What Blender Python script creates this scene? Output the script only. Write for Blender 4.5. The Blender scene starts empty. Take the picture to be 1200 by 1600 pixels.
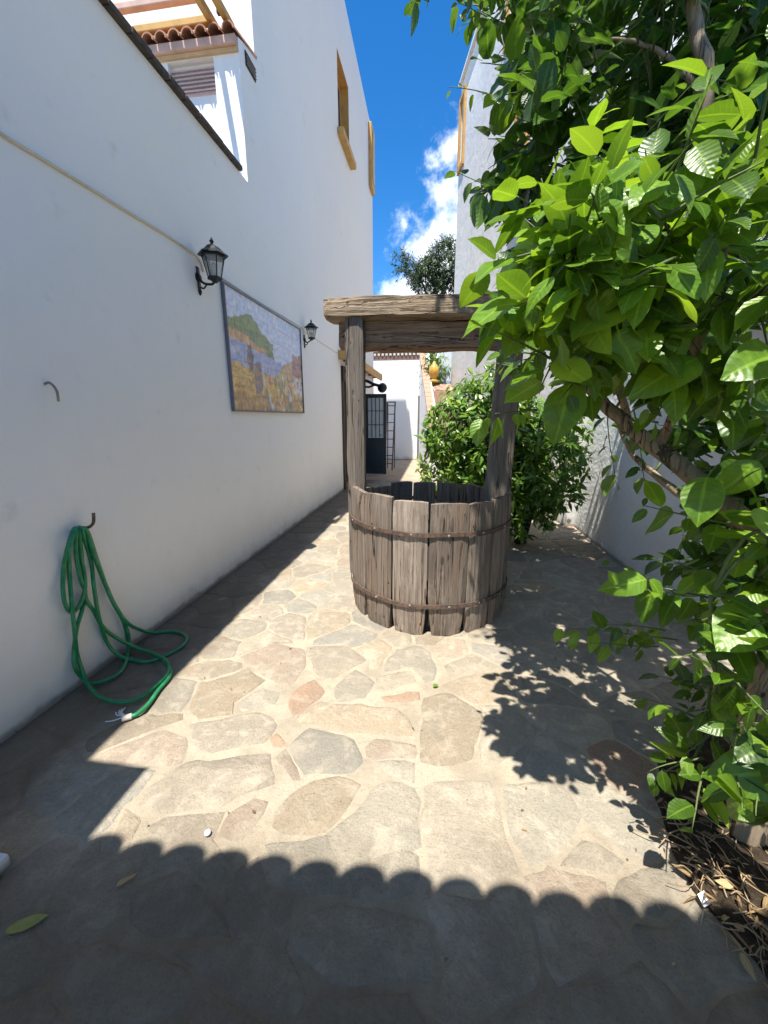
import bpy, bmesh, math, random
import numpy as np
from mathutils import Vector, Matrix, noise as mnoise
R = math.radians
rnd = random.Random(7)
S = bpy.context.scene
COL = S.collection

# ------------------------------------------------------------------ camera, sky, sun, exposure
CAM_H = 1.5
F, PX, PY = 610.0, 600.0, 800.0          # focal length and principal point, in photograph pixels
PITCH = math.atan2(148.0, F)
_fw = Vector((90.0, -148.0, F)).normalized()             # the alley's direction in camera axes (x right, y down, z forward)
_dn = Vector((0, math.cos(PITCH), math.sin(PITCH)))
_rt = _dn.cross(_fw)
CX_, CY_, CZ_ = [Vector((_rt[i], _fw[i], -_dn[i])) for i in range(3)]   # camera axes in the world
CPOS = Vector((0, 0, CAM_H))
cam = bpy.data.cameras.new('camera')
cam.sensor_fit = 'HORIZONTAL'; cam.sensor_width = 36.0; cam.lens = 36.0 * F / 1200.0
cam.clip_start = 0.02; cam.clip_end = 2000
co = bpy.data.objects.new('camera', cam); COL.objects.link(co)
m = Matrix.Identity(4)
for i in range(3):
    m[i][0] = CX_[i]; m[i][1] = -CY_[i]; m[i][2] = -CZ_[i]; m[i][3] = CPOS[i]
co.matrix_world = m
S.camera = co


def ray(x, y): return CX_ * (x - PX) + CY_ * (y - PY) + CZ_ * F
def ony(x, y, Y): r = ray(x, y); return CPOS + r * (Y / r.y)          # point at depth Y seen there
def onx(x, y, X): r = ray(x, y); return CPOS + r * (X / r.x)
def onz(x, y, z=0.0): r = ray(x, y); return CPOS + r * ((z - CAM_H) / r.z)
def proj(P):
    v = Vector(P) - CPOS; z = v.dot(CZ_)
    return PX + F * v.dot(CX_) / z, PY + F * v.dot(CY_) / z


SUN_T = Vector((0.118, 0.345, -1.0))       # the way the sunlight travels
sd = -SUN_T.normalized()
SUN_EL = math.asin(sd.z); SUN_AZ = math.atan2(sd.x, sd.y)
sun = bpy.data.lights.new('sun', 'SUN'); sun.energy = 4.3; sun.angle = R(0.53); sun.color = (1.0, 0.955, 0.89)
so = bpy.data.objects.new('sun', sun); COL.objects.link(so)
so.rotation_euler = SUN_T.to_track_quat('-Z', 'Y').to_euler(); so.location = (-4, -12, 30)

W = bpy.data.worlds.new('World'); S.world = W; W.use_nodes = True
nt = W.node_tree; nt.nodes.clear()
def N(t, tp, **kw):
    n = t.nodes.new(tp)
    for k, v in kw.items(): setattr(n, k, v)
    return n
def L(t, a, b): t.links.new(a, b)
def setin(n, **kw):
    for k, v in kw.items(): n.inputs[k.replace('_', ' ')].default_value = v
def math_(t, op, a, b=None, clamp=False):
    n = N(t, 'ShaderNodeMath', operation=op, use_clamp=clamp)
    for i, v in enumerate((a, b)):
        if v is None: continue
        if isinstance(v, (int, float)): n.inputs[i].default_value = v
        else: L(t, v, n.inputs[i])
    return n.outputs[0]
def maprange(t, v, a, b, c=0.0, d=1.0, smooth=True):
    n = N(t, 'ShaderNodeMapRange'); n.interpolation_type = 'SMOOTHSTEP' if smooth else 'LINEAR'
    L(t, v, n.inputs[0])
    for i, x in enumerate((a, b, c, d)): n.inputs[1 + i].default_value = x
    return n.outputs[0]
def mixc(t, fac, a, b, blend='MIX'):
    n = N(t, 'ShaderNodeMix', data_type='RGBA', blend_type=blend)
    if isinstance(fac, (int, float)): n.inputs[0].default_value = fac
    else: L(t, fac, n.inputs[0])
    for i, v in ((6, a), (7, b)):
        if isinstance(v, (tuple, list)): n.inputs[i].default_value = (*v[:3], 1)
        else: L(t, v, n.inputs[i])
    return n.outputs[2]
def noise(t, vec, scale, detail=4, rough=0.55, dist=0.0, out=0):
    n = N(t, 'ShaderNodeTexNoise'); setin(n, Scale=scale, Detail=detail, Roughness=rough, Distortion=dist)
    if vec is not None: L(t, vec, n.inputs['Vector'])
    return n.outputs[out]

sky = N(nt, 'ShaderNodeTexSky', sky_type='NISHITA', sun_disc=False)
sky.sun_elevation = SUN_EL; sky.sun_rotation = SUN_AZ
sky.air_density = 0.8; sky.dust_density = 0.0; sky.ozone_density = 4.0
hs = N(nt, 'ShaderNodeHueSaturation'); setin(hs, Saturation=1.31, Value=0.91); L(nt, sky.outputs[0], hs.inputs['Color'])
tc = N(nt, 'ShaderNodeTexCoord')
def vdot(v):
    n = N(nt, 'ShaderNodeVectorMath', operation='DOT_PRODUCT'); L(nt, tc.outputs['Generated'], n.inputs[0]); n.inputs[1].default_value = v
    return n.outputs['Value']
r1, r2, rc = ray(560, 500).normalized(), ray(728, 262).normalized(), ray(720, 440).normalized()
bank = r1.cross(r2).normalized()
if bank.dot(rc) < 0: bank = -bank
n1 = noise(nt, tc.outputs['Generated'], 9.0, 8, 0.6)
n2 = noise(nt, tc.outputs['Generated'], 26.0, 6, 0.6)
edge = math_(nt, 'ADD', vdot(bank), math_(nt, 'MULTIPLY', math_(nt, 'SUBTRACT', n1, 0.5), 0.34))
edge = math_(nt, 'ADD', edge, math_(nt, 'MULTIPLY', math_(nt, 'SUBTRACT', n2, 0.5), 0.11))
cl = maprange(nt, edge, -0.046, 0.055)
cl = math_(nt, 'MULTIPLY', cl, maprange(nt, vdot(rc), 0.80, 0.93))
wisp_n = noise(nt, tc.outputs['Generated'], 5.5, 9, 0.65, 0.8)
sep = N(nt, 'ShaderNodeSeparateXYZ'); L(nt, tc.outputs['Generated'], sep.inputs[0])
wisp = math_(nt, 'MULTIPLY', maprange(nt, wisp_n, 0.58, 0.80), maprange(nt, sep.outputs[2], 0.55, 0.25, 0.0, 0.8))
dens = math_(nt, 'MAXIMUM', cl, wisp)
ccol = mixc(nt, maprange(nt, n1, 0.35, 0.7), (5.2, 5.6, 6.4), (8.4, 8.5, 8.8))
skycol = mixc(nt, dens, hs.outputs[0], ccol)
bg = N(nt, 'ShaderNodeBackground'); L(nt, skycol, bg.inputs[0]); bg.inputs[1].default_value = 0.125
wo = N(nt, 'ShaderNodeOutputWorld'); L(nt, bg.outputs[0], wo.inputs[0])

S.view_settings.view_transform = 'Standard'; S.view_settings.look = 'None'
S.view_settings.gamma = 1.0; S.view_settings.use_curve_mapping = False
S.view_settings.exposure = 1.2
S.cycles.max_bounces = 10; S.cycles.diffuse_bounces = 6; S.cycles.transmission_bounces = 6; S.cycles.transparent_max_bounces = 8

# ------------------------------------------------------------------ mesh and object helpers
class MB:
    def __init__(s): s.v = []; s.f = []; s.mi = []
    def add(s, vs, fs, k=0):
        o = len(s.v); s.v += [tuple(p) for p in vs]; s.f += [tuple(i + o for i in f) for f in fs]; s.mi += [k] * len(fs)
    def box(s, a, b, k=0, bev=0.0):
        x0, y0, z0 = [min(a[i], b[i]) for i in range(3)]; x1, y1, z1 = [max(a[i], b[i]) for i in range(3)]
        if bev <= 0:
            s.add([(x0, y0, z0), (x1, y0, z0), (x1, y1, z0), (x0, y1, z0), (x0, y0, z1), (x1, y0, z1), (x1, y1, z1), (x0, y1, z1)],
                  [(3, 2, 1, 0), (4, 5, 6, 7), (0, 1, 5, 4), (1, 2, 6, 5), (2, 3, 7, 6), (3, 0, 4, 7)], k)
        else:
            bm = bmesh.new(); bmesh.ops.create_cube(bm, size=1.0)
            for v in bm.verts: v.co = Vector(((x0 + x1) / 2 + v.co.x * (x1 - x0), (y0 + y1) / 2 + v.co.y * (y1 - y0), (z0 + z1) / 2 + v.co.z * (z1 - z0)))
            bmesh.ops.bevel(bm, geom=bm.edges[:], offset=bev, segments=2, affect='EDGES', profile=0.6)
            s.bm(bm, k)
    def bm(s, bm, k=0):
        bm.verts.index_update(); s.add([v.co[:] for v in bm.verts], [[v.index for v in f.verts] for f in bm.faces], k); bm.free()
    def obox(s, c, ax, ay, az, k=0):        # oriented box: centre and three half axes
        c, ax, ay, az = Vector(c), Vector(ax), Vector(ay), Vector(az)
        P = [c + ax * i + ay * j + az * l for l in (-1, 1) for i, j in ((-1, -1), (1, -1), (1, 1), (-1, 1))]
        s.add(P, [(3, 2, 1, 0), (4, 5, 6, 7), (0, 1, 5, 4), (1, 2, 6, 5), (2, 3, 7, 6), (3, 0, 4, 7)], k)
    def bar(s, p, q, w, h, up=(0, 0, 1), k=0):
        p, q = Vector(p), Vector(q); d = (q - p); l = d.length; d.normalize()
        sx = d.cross(Vector(up)).normalized(); uz = sx.cross(d)
        s.obox((p + q) / 2, sx * w / 2, d * l / 2, uz * h / 2, k)
    def tube(s, pts, r, n=8, k=0, cap=True):
        pts = [Vector(p) for p in pts]; m_ = len(pts)
        rs = r if isinstance(r, (list, tuple)) else [r] * m_
        t = [(pts[min(i + 1, m_ - 1)] - pts[max(i - 1, 0)]).normalized() for i in range(m_)]
        a = t[0].orthogonal().normalized(); o = len(s.v)
        for i in range(m_):
            a = (a - t[i] * a.dot(t[i])); a = a.normalized() if a.length > 1e-6 else t[i].orthogonal().normalized()
            b = t[i].cross(a)
            for j in range(n):
                w = 2 * math.pi * j / n
                s.v.append(tuple(pts[i] + (a * math.cos(w) + b * math.sin(w)) * rs[i]))
        for i in range(m_ - 1):
            for j in range(n):
                j2 = (j + 1) % n
                s.f.append((o + i * n + j, o + i * n + j2, o + (i + 1) * n + j2, o + (i + 1) * n + j)); s.mi.append(k)
        if cap:
            s.f.append(tuple(o + j for j in reversed(range(n)))); s.mi.append(k)
            s.f.append(tuple(o + (m_ - 1) * n + j for j in range(n))); s.mi.append(k)
    def lathe(s, c, prof, n=16, axis=(0, 0, 1), k=0, rot=0.0):
        c = Vector(c); ax = Vector(axis).normalized(); u = ax.orthogonal().normalized() if abs(ax.z) < .99 else Vector((1, 0, 0)); w = ax.cross(u)
        o = len(s.v)
        for (r, z) in prof:
            for j in range(n):
                a = 2 * math.pi * j / n + rot
                s.v.append(tuple(c + ax * z + (u * math.cos(a) + w * math.sin(a)) * max(r, 1e-4)))
        for i in range(len(prof) - 1):
            for j in range(n):
                j2 = (j + 1) % n
                s.f.append((o + i * n + j, o + i * n + j2, o + (i + 1) * n + j2, o + (i + 1) * n + j)); s.mi.append(k)
        s.f.append(tuple(o + j for j in reversed(range(n)))); s.mi.append(k)
        s.f.append(tuple(o + (len(prof) - 1) * n + j for j in range(n))); s.mi.append(k)
    def build(s, name, mats, parent=None, smooth=False):
        me = bpy.data.meshes.new(name); off = parent_origin(parent)
        me.from_pydata([(x - off[0], y - off[1], z - off[2]) for x, y, z in s.v], [], s.f)
        mats = mats if isinstance(mats, (list, tuple)) else [mats]
        for mm in mats: me.materials.append(mm)
        if len(mats) > 1: me.polygons.foreach_set('material_index', s.mi)
        if smooth:
            me.polygons.foreach_set('use_smooth', [True] * len(me.polygons))
            if smooth != 'all':
                me.set_sharp_from_angle(angle=R(40))
        me.update()
        o = bpy.data.objects.new(name, me); COL.objects.link(o)
        if parent is not None: o.parent = parent
        return o
def parent_origin(p):
    v = Vector((0, 0, 0))
    while p is not None: v += p.location; p = p.parent
    return v
def empty(name, loc, label, cat, group=None):
    o = bpy.data.objects.new(name, None); COL.objects.link(o); o.location = loc; o.empty_display_size = .1
    return tag(o, label, cat, group)
def tag(o, label=None, cat=None, group=None, kind=None):
    if label: o['label'] = label
    if cat: o['category'] = cat
    if group: o['group'] = group
    if kind: o['kind'] = kind
    return o
def struct(o, label): return tag(o, label, kind='structure')
def copy_tree(o, parent=None):
    c = o.copy(); COL.objects.link(c)
    if parent is not None: c.parent = parent
    for ch in [x for x in bpy.data.objects if x.parent == o]: copy_tree(ch, c)
    return c
def catmull(P, n=8):
    P = [Vector(p) for p in P]; out = []
    for i in range(len(P) - 1):
        a, b, c, d = P[max(i - 1, 0)], P[i], P[i + 1], P[min(i + 2, len(P) - 1)]
        for j in range(n):
            t = j / n
            out.append(0.5 * ((2 * b) + (c - a) * t + (2 * a - 5 * b + 4 * c - d) * t * t + (3 * b - a - 3 * c + d) * t ** 3))
    return out + [P[-1]]

# ------------------------------------------------------------------ materials
def mat(name, col=(.5, .5, .5), rough=.7, metal=0.0, spec=.5):
    M = bpy.data.materials.new(name); M.use_nodes = True; t = M.node_tree
    b = t.nodes['Principled BSDF']; setin(b, Base_Color=(*col, 1), Roughness=rough, Metallic=metal)
    b.inputs['Specular IOR Level'].default_value = spec
    return M, t, b
def pos(t): return N(t, 'ShaderNodeNewGeometry').outputs['Position']
def objc(t): return N(t, 'ShaderNodeTexCoord').outputs['Object']
def bump(t, b, h, strength=.3, dist=.01):
    n = N(t, 'ShaderNodeBump'); setin(n, Strength=strength, Distance=dist); L(t, h, n.inputs['Height']); L(t, n.outputs[0], b.inputs['Normal'])
    return n
def scaled(t, vec, sc):
    n = N(t, 'ShaderNodeMapping'); n.inputs['Scale'].default_value = sc; L(t, vec, n.inputs['Vector']); return n.outputs[0]
def sepxyz(t, v):
    n = N(t, 'ShaderNodeSeparateXYZ'); L(t, v, n.inputs[0]); return n.outputs

def plaster(name, col, grime_shade=.6, rough_amt=.35, dirt=(.42, .41, .38), streak=0.0, lump=14):
    M, t, b = mat(name, col, .85, spec=.25)
    p = pos(t)
    big = noise(t, p, .9, 5, .6); mid = noise(t, p, 5, 5, .6); fine = noise(t, p, 90, 4, .6)
    c = mixc(t, maprange(t, big, .35, .75, 0, .16), col, tuple(x * .82 for x in col))
    spots = maprange(t, mid, .60, .78, 0, .22)
    c = mixc(t, spots, c, dirt)
    z = sepxyz(t, p)[2]
    g = math_(t, 'SUBTRACT', z, math_(t, 'MULTIPLY', mid, .24))
    c = mixc(t, maprange(t, g, .06, -.13, 0, grime_shade), c, (.23, .21, .18))  # real dirt at the wall's foot
    c = mixc(t, maprange(t, math_(t, 'SUBTRACT', z, math_(t, 'MULTIPLY', mid, .09)), .012, -.03, 0, .85), c, (.12, .105, .085))
    splash = maprange(t, math_(t, 'SUBTRACT', z, math_(t, 'MULTIPLY', big, .9)), .35, -.35, 0, .25)
    c = mixc(t, splash, c, (.50, .48, .43))
    if streak:
        sv = noise(t, scaled(t, p, (9, 9, .35)), 1.0, 5, .65)
        c = mixc(t, maprange(t, sv, .52, .75, 0, streak), c, dirt)
    L(t, c, b.inputs['Base Color'])
    h = math_(t, 'ADD', math_(t, 'ADD', math_(t, 'MULTIPLY', fine, .18), noise(t, p, lump, 4, .5)), math_(t, 'MULTIPLY', noise(t, p, 2.6, 5, .55, .5), 2.4))
    bump(t, b, h, rough_amt, .012)
    return M
PL = plaster('white_plaster', (.84, .825, .795), .40, .40)
PL_HOUSE = PL
PL_ROUGH = plaster('rough_whitewash', (.83, .83, .82), .4, .7, (.58, .58, .58), .2, 22)
PL_OLD = plaster('aged_plaster', (.66, .65, .62), .5, .6, (.36, .35, .33), .45, 10)
PL_BLUE = plaster('pale_blue_wash', (.62, .68, .76), .4, .4)

def grime_shade(t, p, amt):            # dirt along the wall's foot and in blotches, plus shade painted before the porch
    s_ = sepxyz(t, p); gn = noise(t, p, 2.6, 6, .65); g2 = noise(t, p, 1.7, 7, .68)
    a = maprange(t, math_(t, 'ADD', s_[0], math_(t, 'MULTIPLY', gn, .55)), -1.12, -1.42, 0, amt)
    b_ = maprange(t, math_(t, 'ADD', s_[1], math_(t, 'MULTIPLY', math_(t, 'SUBTRACT', g2, .5), 1.5)), 1.25, .55, 0, amt * .92)  # the porch's shade put into the colour, with a noisy edge
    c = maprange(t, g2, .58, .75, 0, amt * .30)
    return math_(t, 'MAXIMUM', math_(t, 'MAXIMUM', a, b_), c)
def stone(name, c1, c2, c3):
    M, t, b = mat(name, c1, .82, spec=.3)
    p = pos(t); oi = N(t, 'ShaderNodeObjectInfo').outputs['Random']
    sh = N(t, 'ShaderNodeVectorMath', operation='ADD'); L(t, p, sh.inputs[0])
    cx = N(t, 'ShaderNodeCombineXYZ'); L(t, math_(t, 'MULTIPLY', oi, 40), cx.inputs[2]); L(t, cx.outputs[0], sh.inputs[1]); q = sh.outputs[0]
    a = noise(t, q, 3.2, 6, .62, .6); g = noise(t, q, 17, 6, .68); s_ = noise(t, q, 120, 4, .7)
    c = mixc(t, maprange(t, a, .36, .66), c1, c2)
    c = mixc(t, maprange(t, g, .50, .72, 0, .75), c, c3)
    c = mixc(t, maprange(t, s_, .42, .72, 0, .55), c, tuple(x * .45 for x in c1))
    c = mixc(t, maprange(t, noise(t, q, 60, 3, .6), .58, .76, 0, .32), c, (.48, .42, .33))
    c = mixc(t, maprange(t, noise(t, p, 9, 7, .74, .5), .47, .66, 0, .72), c, (.42, .365, .275))
    c = mixc(t, maprange(t, noise(t, p, 5, 6, .7, .4), .60, .75, 0, .45), c, (.19, .165, .13))
    br = N(t, 'ShaderNodeHueSaturation'); L(t, c, br.inputs['Color']); L(t, maprange(t, oi, 0, 1, .84, 1.14, False), br.inputs['Value'])
    x = sepxyz(t, p)[0]
    gn = noise(t, p, 2.6, 6, .65)
    gm = grime_shade(t, p, .70)
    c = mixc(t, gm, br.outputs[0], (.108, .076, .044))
    lich = maprange(t, noise(t, p, 7, 6, .7), .63, .70, 0, .7)
    xl = maprange(t, x, -1.3, -1.8)
    c = mixc(t, math_(t, 'MULTIPLY', lich, xl), c, (.40, .40, .37))
    L(t, c, b.inputs['Base Color'])
    h = math_(t, 'ADD', math_(t, 'ADD', a, math_(t, 'MULTIPLY', g, .6)), math_(t, 'MULTIPLY', s_, .35))
    bump(t, b, math_(t, 'ADD', h, noise(t, scaled(t, q, (1, 1.6, 1)), 9, 6, .7, 1.2)), .75, .016)
    return M
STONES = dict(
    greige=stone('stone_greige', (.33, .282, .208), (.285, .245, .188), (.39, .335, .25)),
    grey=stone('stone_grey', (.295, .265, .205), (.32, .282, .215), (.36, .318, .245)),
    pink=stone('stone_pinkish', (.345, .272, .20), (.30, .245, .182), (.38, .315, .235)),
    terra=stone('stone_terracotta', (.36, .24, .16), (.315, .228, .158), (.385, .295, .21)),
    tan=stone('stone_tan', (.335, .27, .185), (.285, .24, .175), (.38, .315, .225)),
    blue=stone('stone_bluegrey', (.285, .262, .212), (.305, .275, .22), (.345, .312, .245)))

def mortar():
    M, t, b = mat('mortar', (.45, .40, .31), .9, spec=.2)
    p = pos(t); a = noise(t, p, 4, 6, .65); g = noise(t, p, 38, 5, .7); s_ = noise(t, p, 160, 3, .7)
    c = mixc(t, maprange(t, a, .38, .66), (.42, .36, .265), (.32, .27, .20))
    c = mixc(t, maprange(t, g, .50, .75, 0, .6), c, (.25, .215, .16))
    c = mixc(t, maprange(t, s_, .55, .75, 0, .5), c, (.18, .16, .13))
    x = sepxyz(t, p)[0]; gn = noise(t, p, 2.6, 6, .65)
    gm = grime_shade(t, p, .78)
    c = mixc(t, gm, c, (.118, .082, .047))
    L(t, c, b.inputs['Base Color']); bump(t, b, math_(t, 'ADD', g, math_(t, 'MULTIPLY', s_, .5)), .7, .012)
    return M
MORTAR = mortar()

def wood(name, c1, c2, c3, axis=2, sc=1.0, rough=.85):
    M, t, b = mat(name, c1, rough, spec=.2)
    oc = objc(t); oi = N(t, 'ShaderNodeObjectInfo').outputs['Random']
    sh = N(t, 'ShaderNodeVectorMath', operation='ADD'); L(t, oc, sh.inputs[0])
    cx = N(t, 'ShaderNodeCombineXYZ')
    for i in range(3): L(t, math_(t, 'MULTIPLY', oi, 13.7 + 9 * i), cx.inputs[i])
    L(t, cx.outputs[0], sh.inputs[1]); q = sh.outputs[0]
    s3 = [34 * sc] * 3; s3[axis] = 1.3 * sc
    grain = noise(t, scaled(t, q, s3), 1.0, 8, .68, .35)
    s4 = [120 * sc] * 3; s4[axis] = 3.5 * sc
    fine = noise(t, scaled(t, q, s4), 1.0, 4, .6)
    s5 = [7 * sc] * 3; s5[axis] = 1.6 * sc
    big = noise(t, scaled(t, q, s5), 1.0, 5, .6)
    c = mixc(t, maprange(t, grain, .34, .66), c2, c1)
    c = mixc(t, maprange(t, big, .45, .70, 0, .7), c, c3)
    c = mixc(t, maprange(t, fine, .52, .70, 0, .6), c, tuple(x * .36 for x in c1))
    vo = N(t, 'ShaderNodeTexVoronoi'); s6 = [7.0] * 3; s6[axis] = 2.6; L(t, scaled(t, q, s6), vo.inputs['Vector']); vo.inputs['Scale'].default_value = 1.0
    knot = maprange(t, vo.outputs['Distance'], .12, .05)
    c = mixc(t, math_(t, 'MULTIPLY', knot, .8), c, tuple(x * .22 for x in c1))
    s7 = [26 * sc] * 3; s7[axis] = .8 * sc
    cr = noise(t, scaled(t, q, s7), 1.0, 3, .5, .5)
    crack = maprange(t, math_(t, 'ABSOLUTE', math_(t, 'SUBTRACT', cr, .5)), .016, .004)
    crack = math_(t, 'MULTIPLY', crack, maprange(t, big, .42, .56))
    c = mixc(t, math_(t, 'MULTIPLY', crack, .85), c, tuple(x * .12 for x in c1))
    hole = N(t, 'ShaderNodeTexVoronoi'); s8 = [11.0] * 3; s8[axis] = 7.0; L(t, scaled(t, q, s8), hole.inputs['Vector']); hole.inputs['Scale'].default_value = 1.0
    c = mixc(t, math_(t, 'MULTIPLY', maprange(t, hole.outputs['Distance'], .085, .05), .85), c, tuple(x * .10 for x in c1))
    blotch = noise(t, scaled(t, q, [5.0 if i != axis else 2.0 for i in range(3)]), 1.0, 6, .7)
    c = mixc(t, maprange(t, blotch, .54, .70, 0, .45), c, tuple(min(1, x * 1.45) for x in c1))
    hv = N(t, 'ShaderNodeHueSaturation'); L(t, c, hv.inputs['Color']); L(t, maprange(t, oi, 0, 1, .72, 1.2, False), hv.inputs['Value'])
    L(t, hv.outputs[0], b.inputs['Base Color'])
    bump(t, b, math_(t, 'SUBTRACT', math_(t, 'ADD', grain, math_(t, 'MULTIPLY', fine, .6)), math_(t, 'MULTIPLY', crack, 1.2)), 1.0, .014)
    return M
W_STAVE = wood('weathered_stave', (.375, .305, .24), (.20, .158, .122), (.33, .225, .148), 2)
W_POST = wood('weathered_post', (.265, .228, .185), (.155, .13, .105), (.235, .18, .132), 2)
W_BEAM = wood('weathered_beam', (.44, .345, .235), (.23, .178, .125), (.36, .25, .15), 0)
W_LOG = wood('brown_log', (.40, .28, .19), (.21, .15, .105), (.40, .23, .13), 0)
W_DARK = wood('dark_timber', (.12, .08, .055), (.07, .05, .037), (.10, .07, .05), 2)
RUST, t, b = mat('rusty_iron', (.12, .085, .062), .85, .15)
n_ = noise(t, pos(t), 35, 6, .7); L(t, mixc(t, maprange(t, n_, .4, .65), (.085, .062, .05), (.20, .12, .075)), b.inputs['Base Color']); bump(t, b, n_, .5, .004)
NAIL, t, b = mat('dull_nail', (.42, .38, .33), .5, .6)
def simple(name, col, rough=.6, metal=0, var=.25, sc=18, bm_=.15):
    M, t, b = mat(name, col, rough, metal)
    n = noise(t, pos(t), sc, 5, .65)
    L(t, mixc(t, maprange(t, n, .35, .7), col, tuple(x * (1 - var) for x in col)), b.inputs['Base Color'])
    if bm_: bump(t, b, n, bm_, .006)
    return M
OCHRE = simple('ochre_paint', (.56, .315, .085), .65, 0, .28, 6)
OCHRE_PALE = simple('pale_ochre_paint', (.62, .42, .22), .65, 0, .2, 6)
PINK = simple('pink_paint', (.60, .40, .32), .75, 0, .2, 7)
IRON = simple('black_iron', (.012, .013, .015), .42, .3, .3, 40)
IRON_CAP = simple('worn_black_iron', (.028, .028, .03), .35, .5, .3, 40)
DOORG = simple('dark_green_paint', (.011, .024, .034), .35, 0, .25, 5, .05)
TERRA = simple('terracotta', (.42, .20, .115), .8, 0, .45, 12, .4)
TERRA_OLD = simple('old_terracotta', (.34, .19, .13), .85, 0, .5, 14, .4)
BRICK = simple('pale_brick', (.47, .29, .20), .85, 0, .35, 20, .4)
LOUVRE = simple('mauve_louvre', (.55, .42, .44), .6, 0, .1, 6)
WHITEP = simple('white_paint', (.78, .77, .76), .6, 0, .08, 8)
COPING = simple('dark_tile_edge', (.075, .062, .052), .85, 0, .45, 22, .4)
CABLE = simple('beige_cable', (.66, .60, .48), .7, 0, .2, 14)
CABLE_W = simple('painted_cable', (.66, .65, .62), .7, 0, .12, 14)
STEEL = simple('galvanised_hook', (.30, .28, .25), .5, .5, .4, 40)
LADDERM = simple('brown_metal', (.13, .085, .065), .5, .4, .3, 25)
PANE = simple('obscured_pane', (.52, .56, .55), .12, 0, .12, 4, 0)
LGLASS, t, b = mat('lantern_glass', (.82, .82, .78), .25)
b.inputs['Transmission Weight'].default_value = .75; b.inputs['IOR'].default_value = 1.2
HOSE, t, b = mat('green_hose', (.012, .19, .065), .33)
n_ = noise(t, pos(t), 30, 3, .6); L(t, mixc(t, maprange(t, n_, .35, .7), (.010, .17, .055), (.02, .25, .10)), b.inputs['Base Color'])
SOIL, t, b = mat('soil', (.055, .042, .03), .95, spec=.1)
n_ = noise(t, pos(t), 22, 7, .7); L(t, mixc(t, maprange(t, n_, .35, .7), (.035, .026, .018), (.10, .075, .05)), b.inputs['Base Color']); bump(t, b, n_, 1.0, .04)
EARTH = simple('earth', (.22, .18, .13), .95, 0, .3, 2)
FLOORT = simple('passage_tile', (.42, .32, .22), .85, 0, .25, 3, .3)
JAR = simple('yellow_glaze', (.62, .36, .06), .3, 0, .25, 9)
DARKIN = simple('well_dark', (.02, .018, .016), .9, 0, .3, 9)
CARD = simple('white_card', (.78, .76, .74), .7, 0, .1, 30)

def leafmat(name, dark, mid, young, transl, tr_fac=.42, gloss=.34):
    M = bpy.data.materials.new(name); M.use_nodes = True; t = M.node_tree; t.nodes.clear()
    at = N(t, 'ShaderNodeAttribute', attribute_name='tone').outputs['Fac']
    oi = N(t, 'ShaderNodeObjectInfo').outputs['Random']
    tone = math_(t, 'FRACT', math_(t, 'ADD', at, oi))
    c = mixc(t, maprange(t, tone, .0, .6, smooth=False), dark, mid)
    c = mixc(t, maprange(t, tone, .62, 1.0), c, young)
    n = noise(t, pos(t), 30, 4, .6)
    c = mixc(t, maprange(t, n, .45, .75, 0, .35), c, tuple(x * 1.7 for x in mid))
    c = mixc(t, maprange(t, noise(t, pos(t), 75, 3, .6), .70, .76, 0, .55), c, (.16, .13, .04))
    ft_ = N(t, 'ShaderNodeAttribute', attribute_name='blade').outputs['Vector']; bl_ = sepxyz(t, ft_); af = math_(t, 'ABSOLUTE', bl_[0])
    vein = math_(t, 'SINE', math_(t, 'MULTIPLY', math_(t, 'SUBTRACT', bl_[1], math_(t, 'MULTIPLY', af, .16)), 52.0))
    rib = math_(t, 'MULTIPLY', math_(t, 'MAXIMUM', maprange(t, af, .13, .03), maprange(t, vein, .86, 1.0, 0, .30)), bl_[2])
    c = mixc(t, math_(t, 'MULTIPLY', rib, .24), c, tuple(min(1, x * 2.2) for x in young))
    p = N(t, 'ShaderNodeBsdfPrincipled'); L(t, c, p.inputs['Base Color']); setin(p, Roughness=gloss); p.inputs['Specular IOR Level'].default_value = .46
    tr = N(t, 'ShaderNodeBsdfTranslucent')
    hv = N(t, 'ShaderNodeHueSaturation'); L(t, c, hv.inputs['Color']); setin(hv, Value=1.7, Saturation=1.05); hv.inputs['Hue'].default_value = .485
    L(t, mixc(t, .35, hv.outputs[0], transl), tr.inputs[0])
    mx = N(t, 'ShaderNodeMixShader'); mx.inputs[0].default_value = tr_fac
    L(t, p.outputs[0], mx.inputs[1]); L(t, tr.outputs[0], mx.inputs[2])
    o = N(t, 'ShaderNodeOutputMaterial'); L(t, mx.outputs[0], o.inputs[0])
    bu = N(t, 'ShaderNodeBump'); setin(bu, Strength=.25, Distance=.004); L(t, math_(t, 'ADD', noise(t, pos(t), 55, 3, .6), math_(t, 'MULTIPLY', math_(t, 'MULTIPLY', vein, .25), bl_[2])), bu.inputs['Height']); L(t, bu.outputs[0], p.inputs['Normal'])
    return M
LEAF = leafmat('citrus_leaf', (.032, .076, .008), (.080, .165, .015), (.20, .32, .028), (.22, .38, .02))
LEAF_SHADE = leafmat('shaded_citrus_leaf', (.020, .055, .008), (.050, .115, .014), (.14, .24, .025), (.16, .32, .02), .38)  # darker copy of the citrus leaf, the canopy's shade put into its colour
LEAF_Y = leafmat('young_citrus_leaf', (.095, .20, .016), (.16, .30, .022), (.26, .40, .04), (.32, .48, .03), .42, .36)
LEAF_B = leafmat('shrub_leaf', (.055, .128, .018), (.115, .23, .03), (.30, .40, .07), (.15, .28, .02), .30, .32)
LEAF_F = leafmat('grey_green_leaf', (.034, .062, .022), (.056, .095, .034), (.10, .14, .06), (.08, .12, .03), .2, .5)
LEAF_D = leafmat('dry_leaf', (.10, .062, .03), (.26, .17, .08), (.46, .34, .16), (.4, .28, .08), .2, .6)
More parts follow.
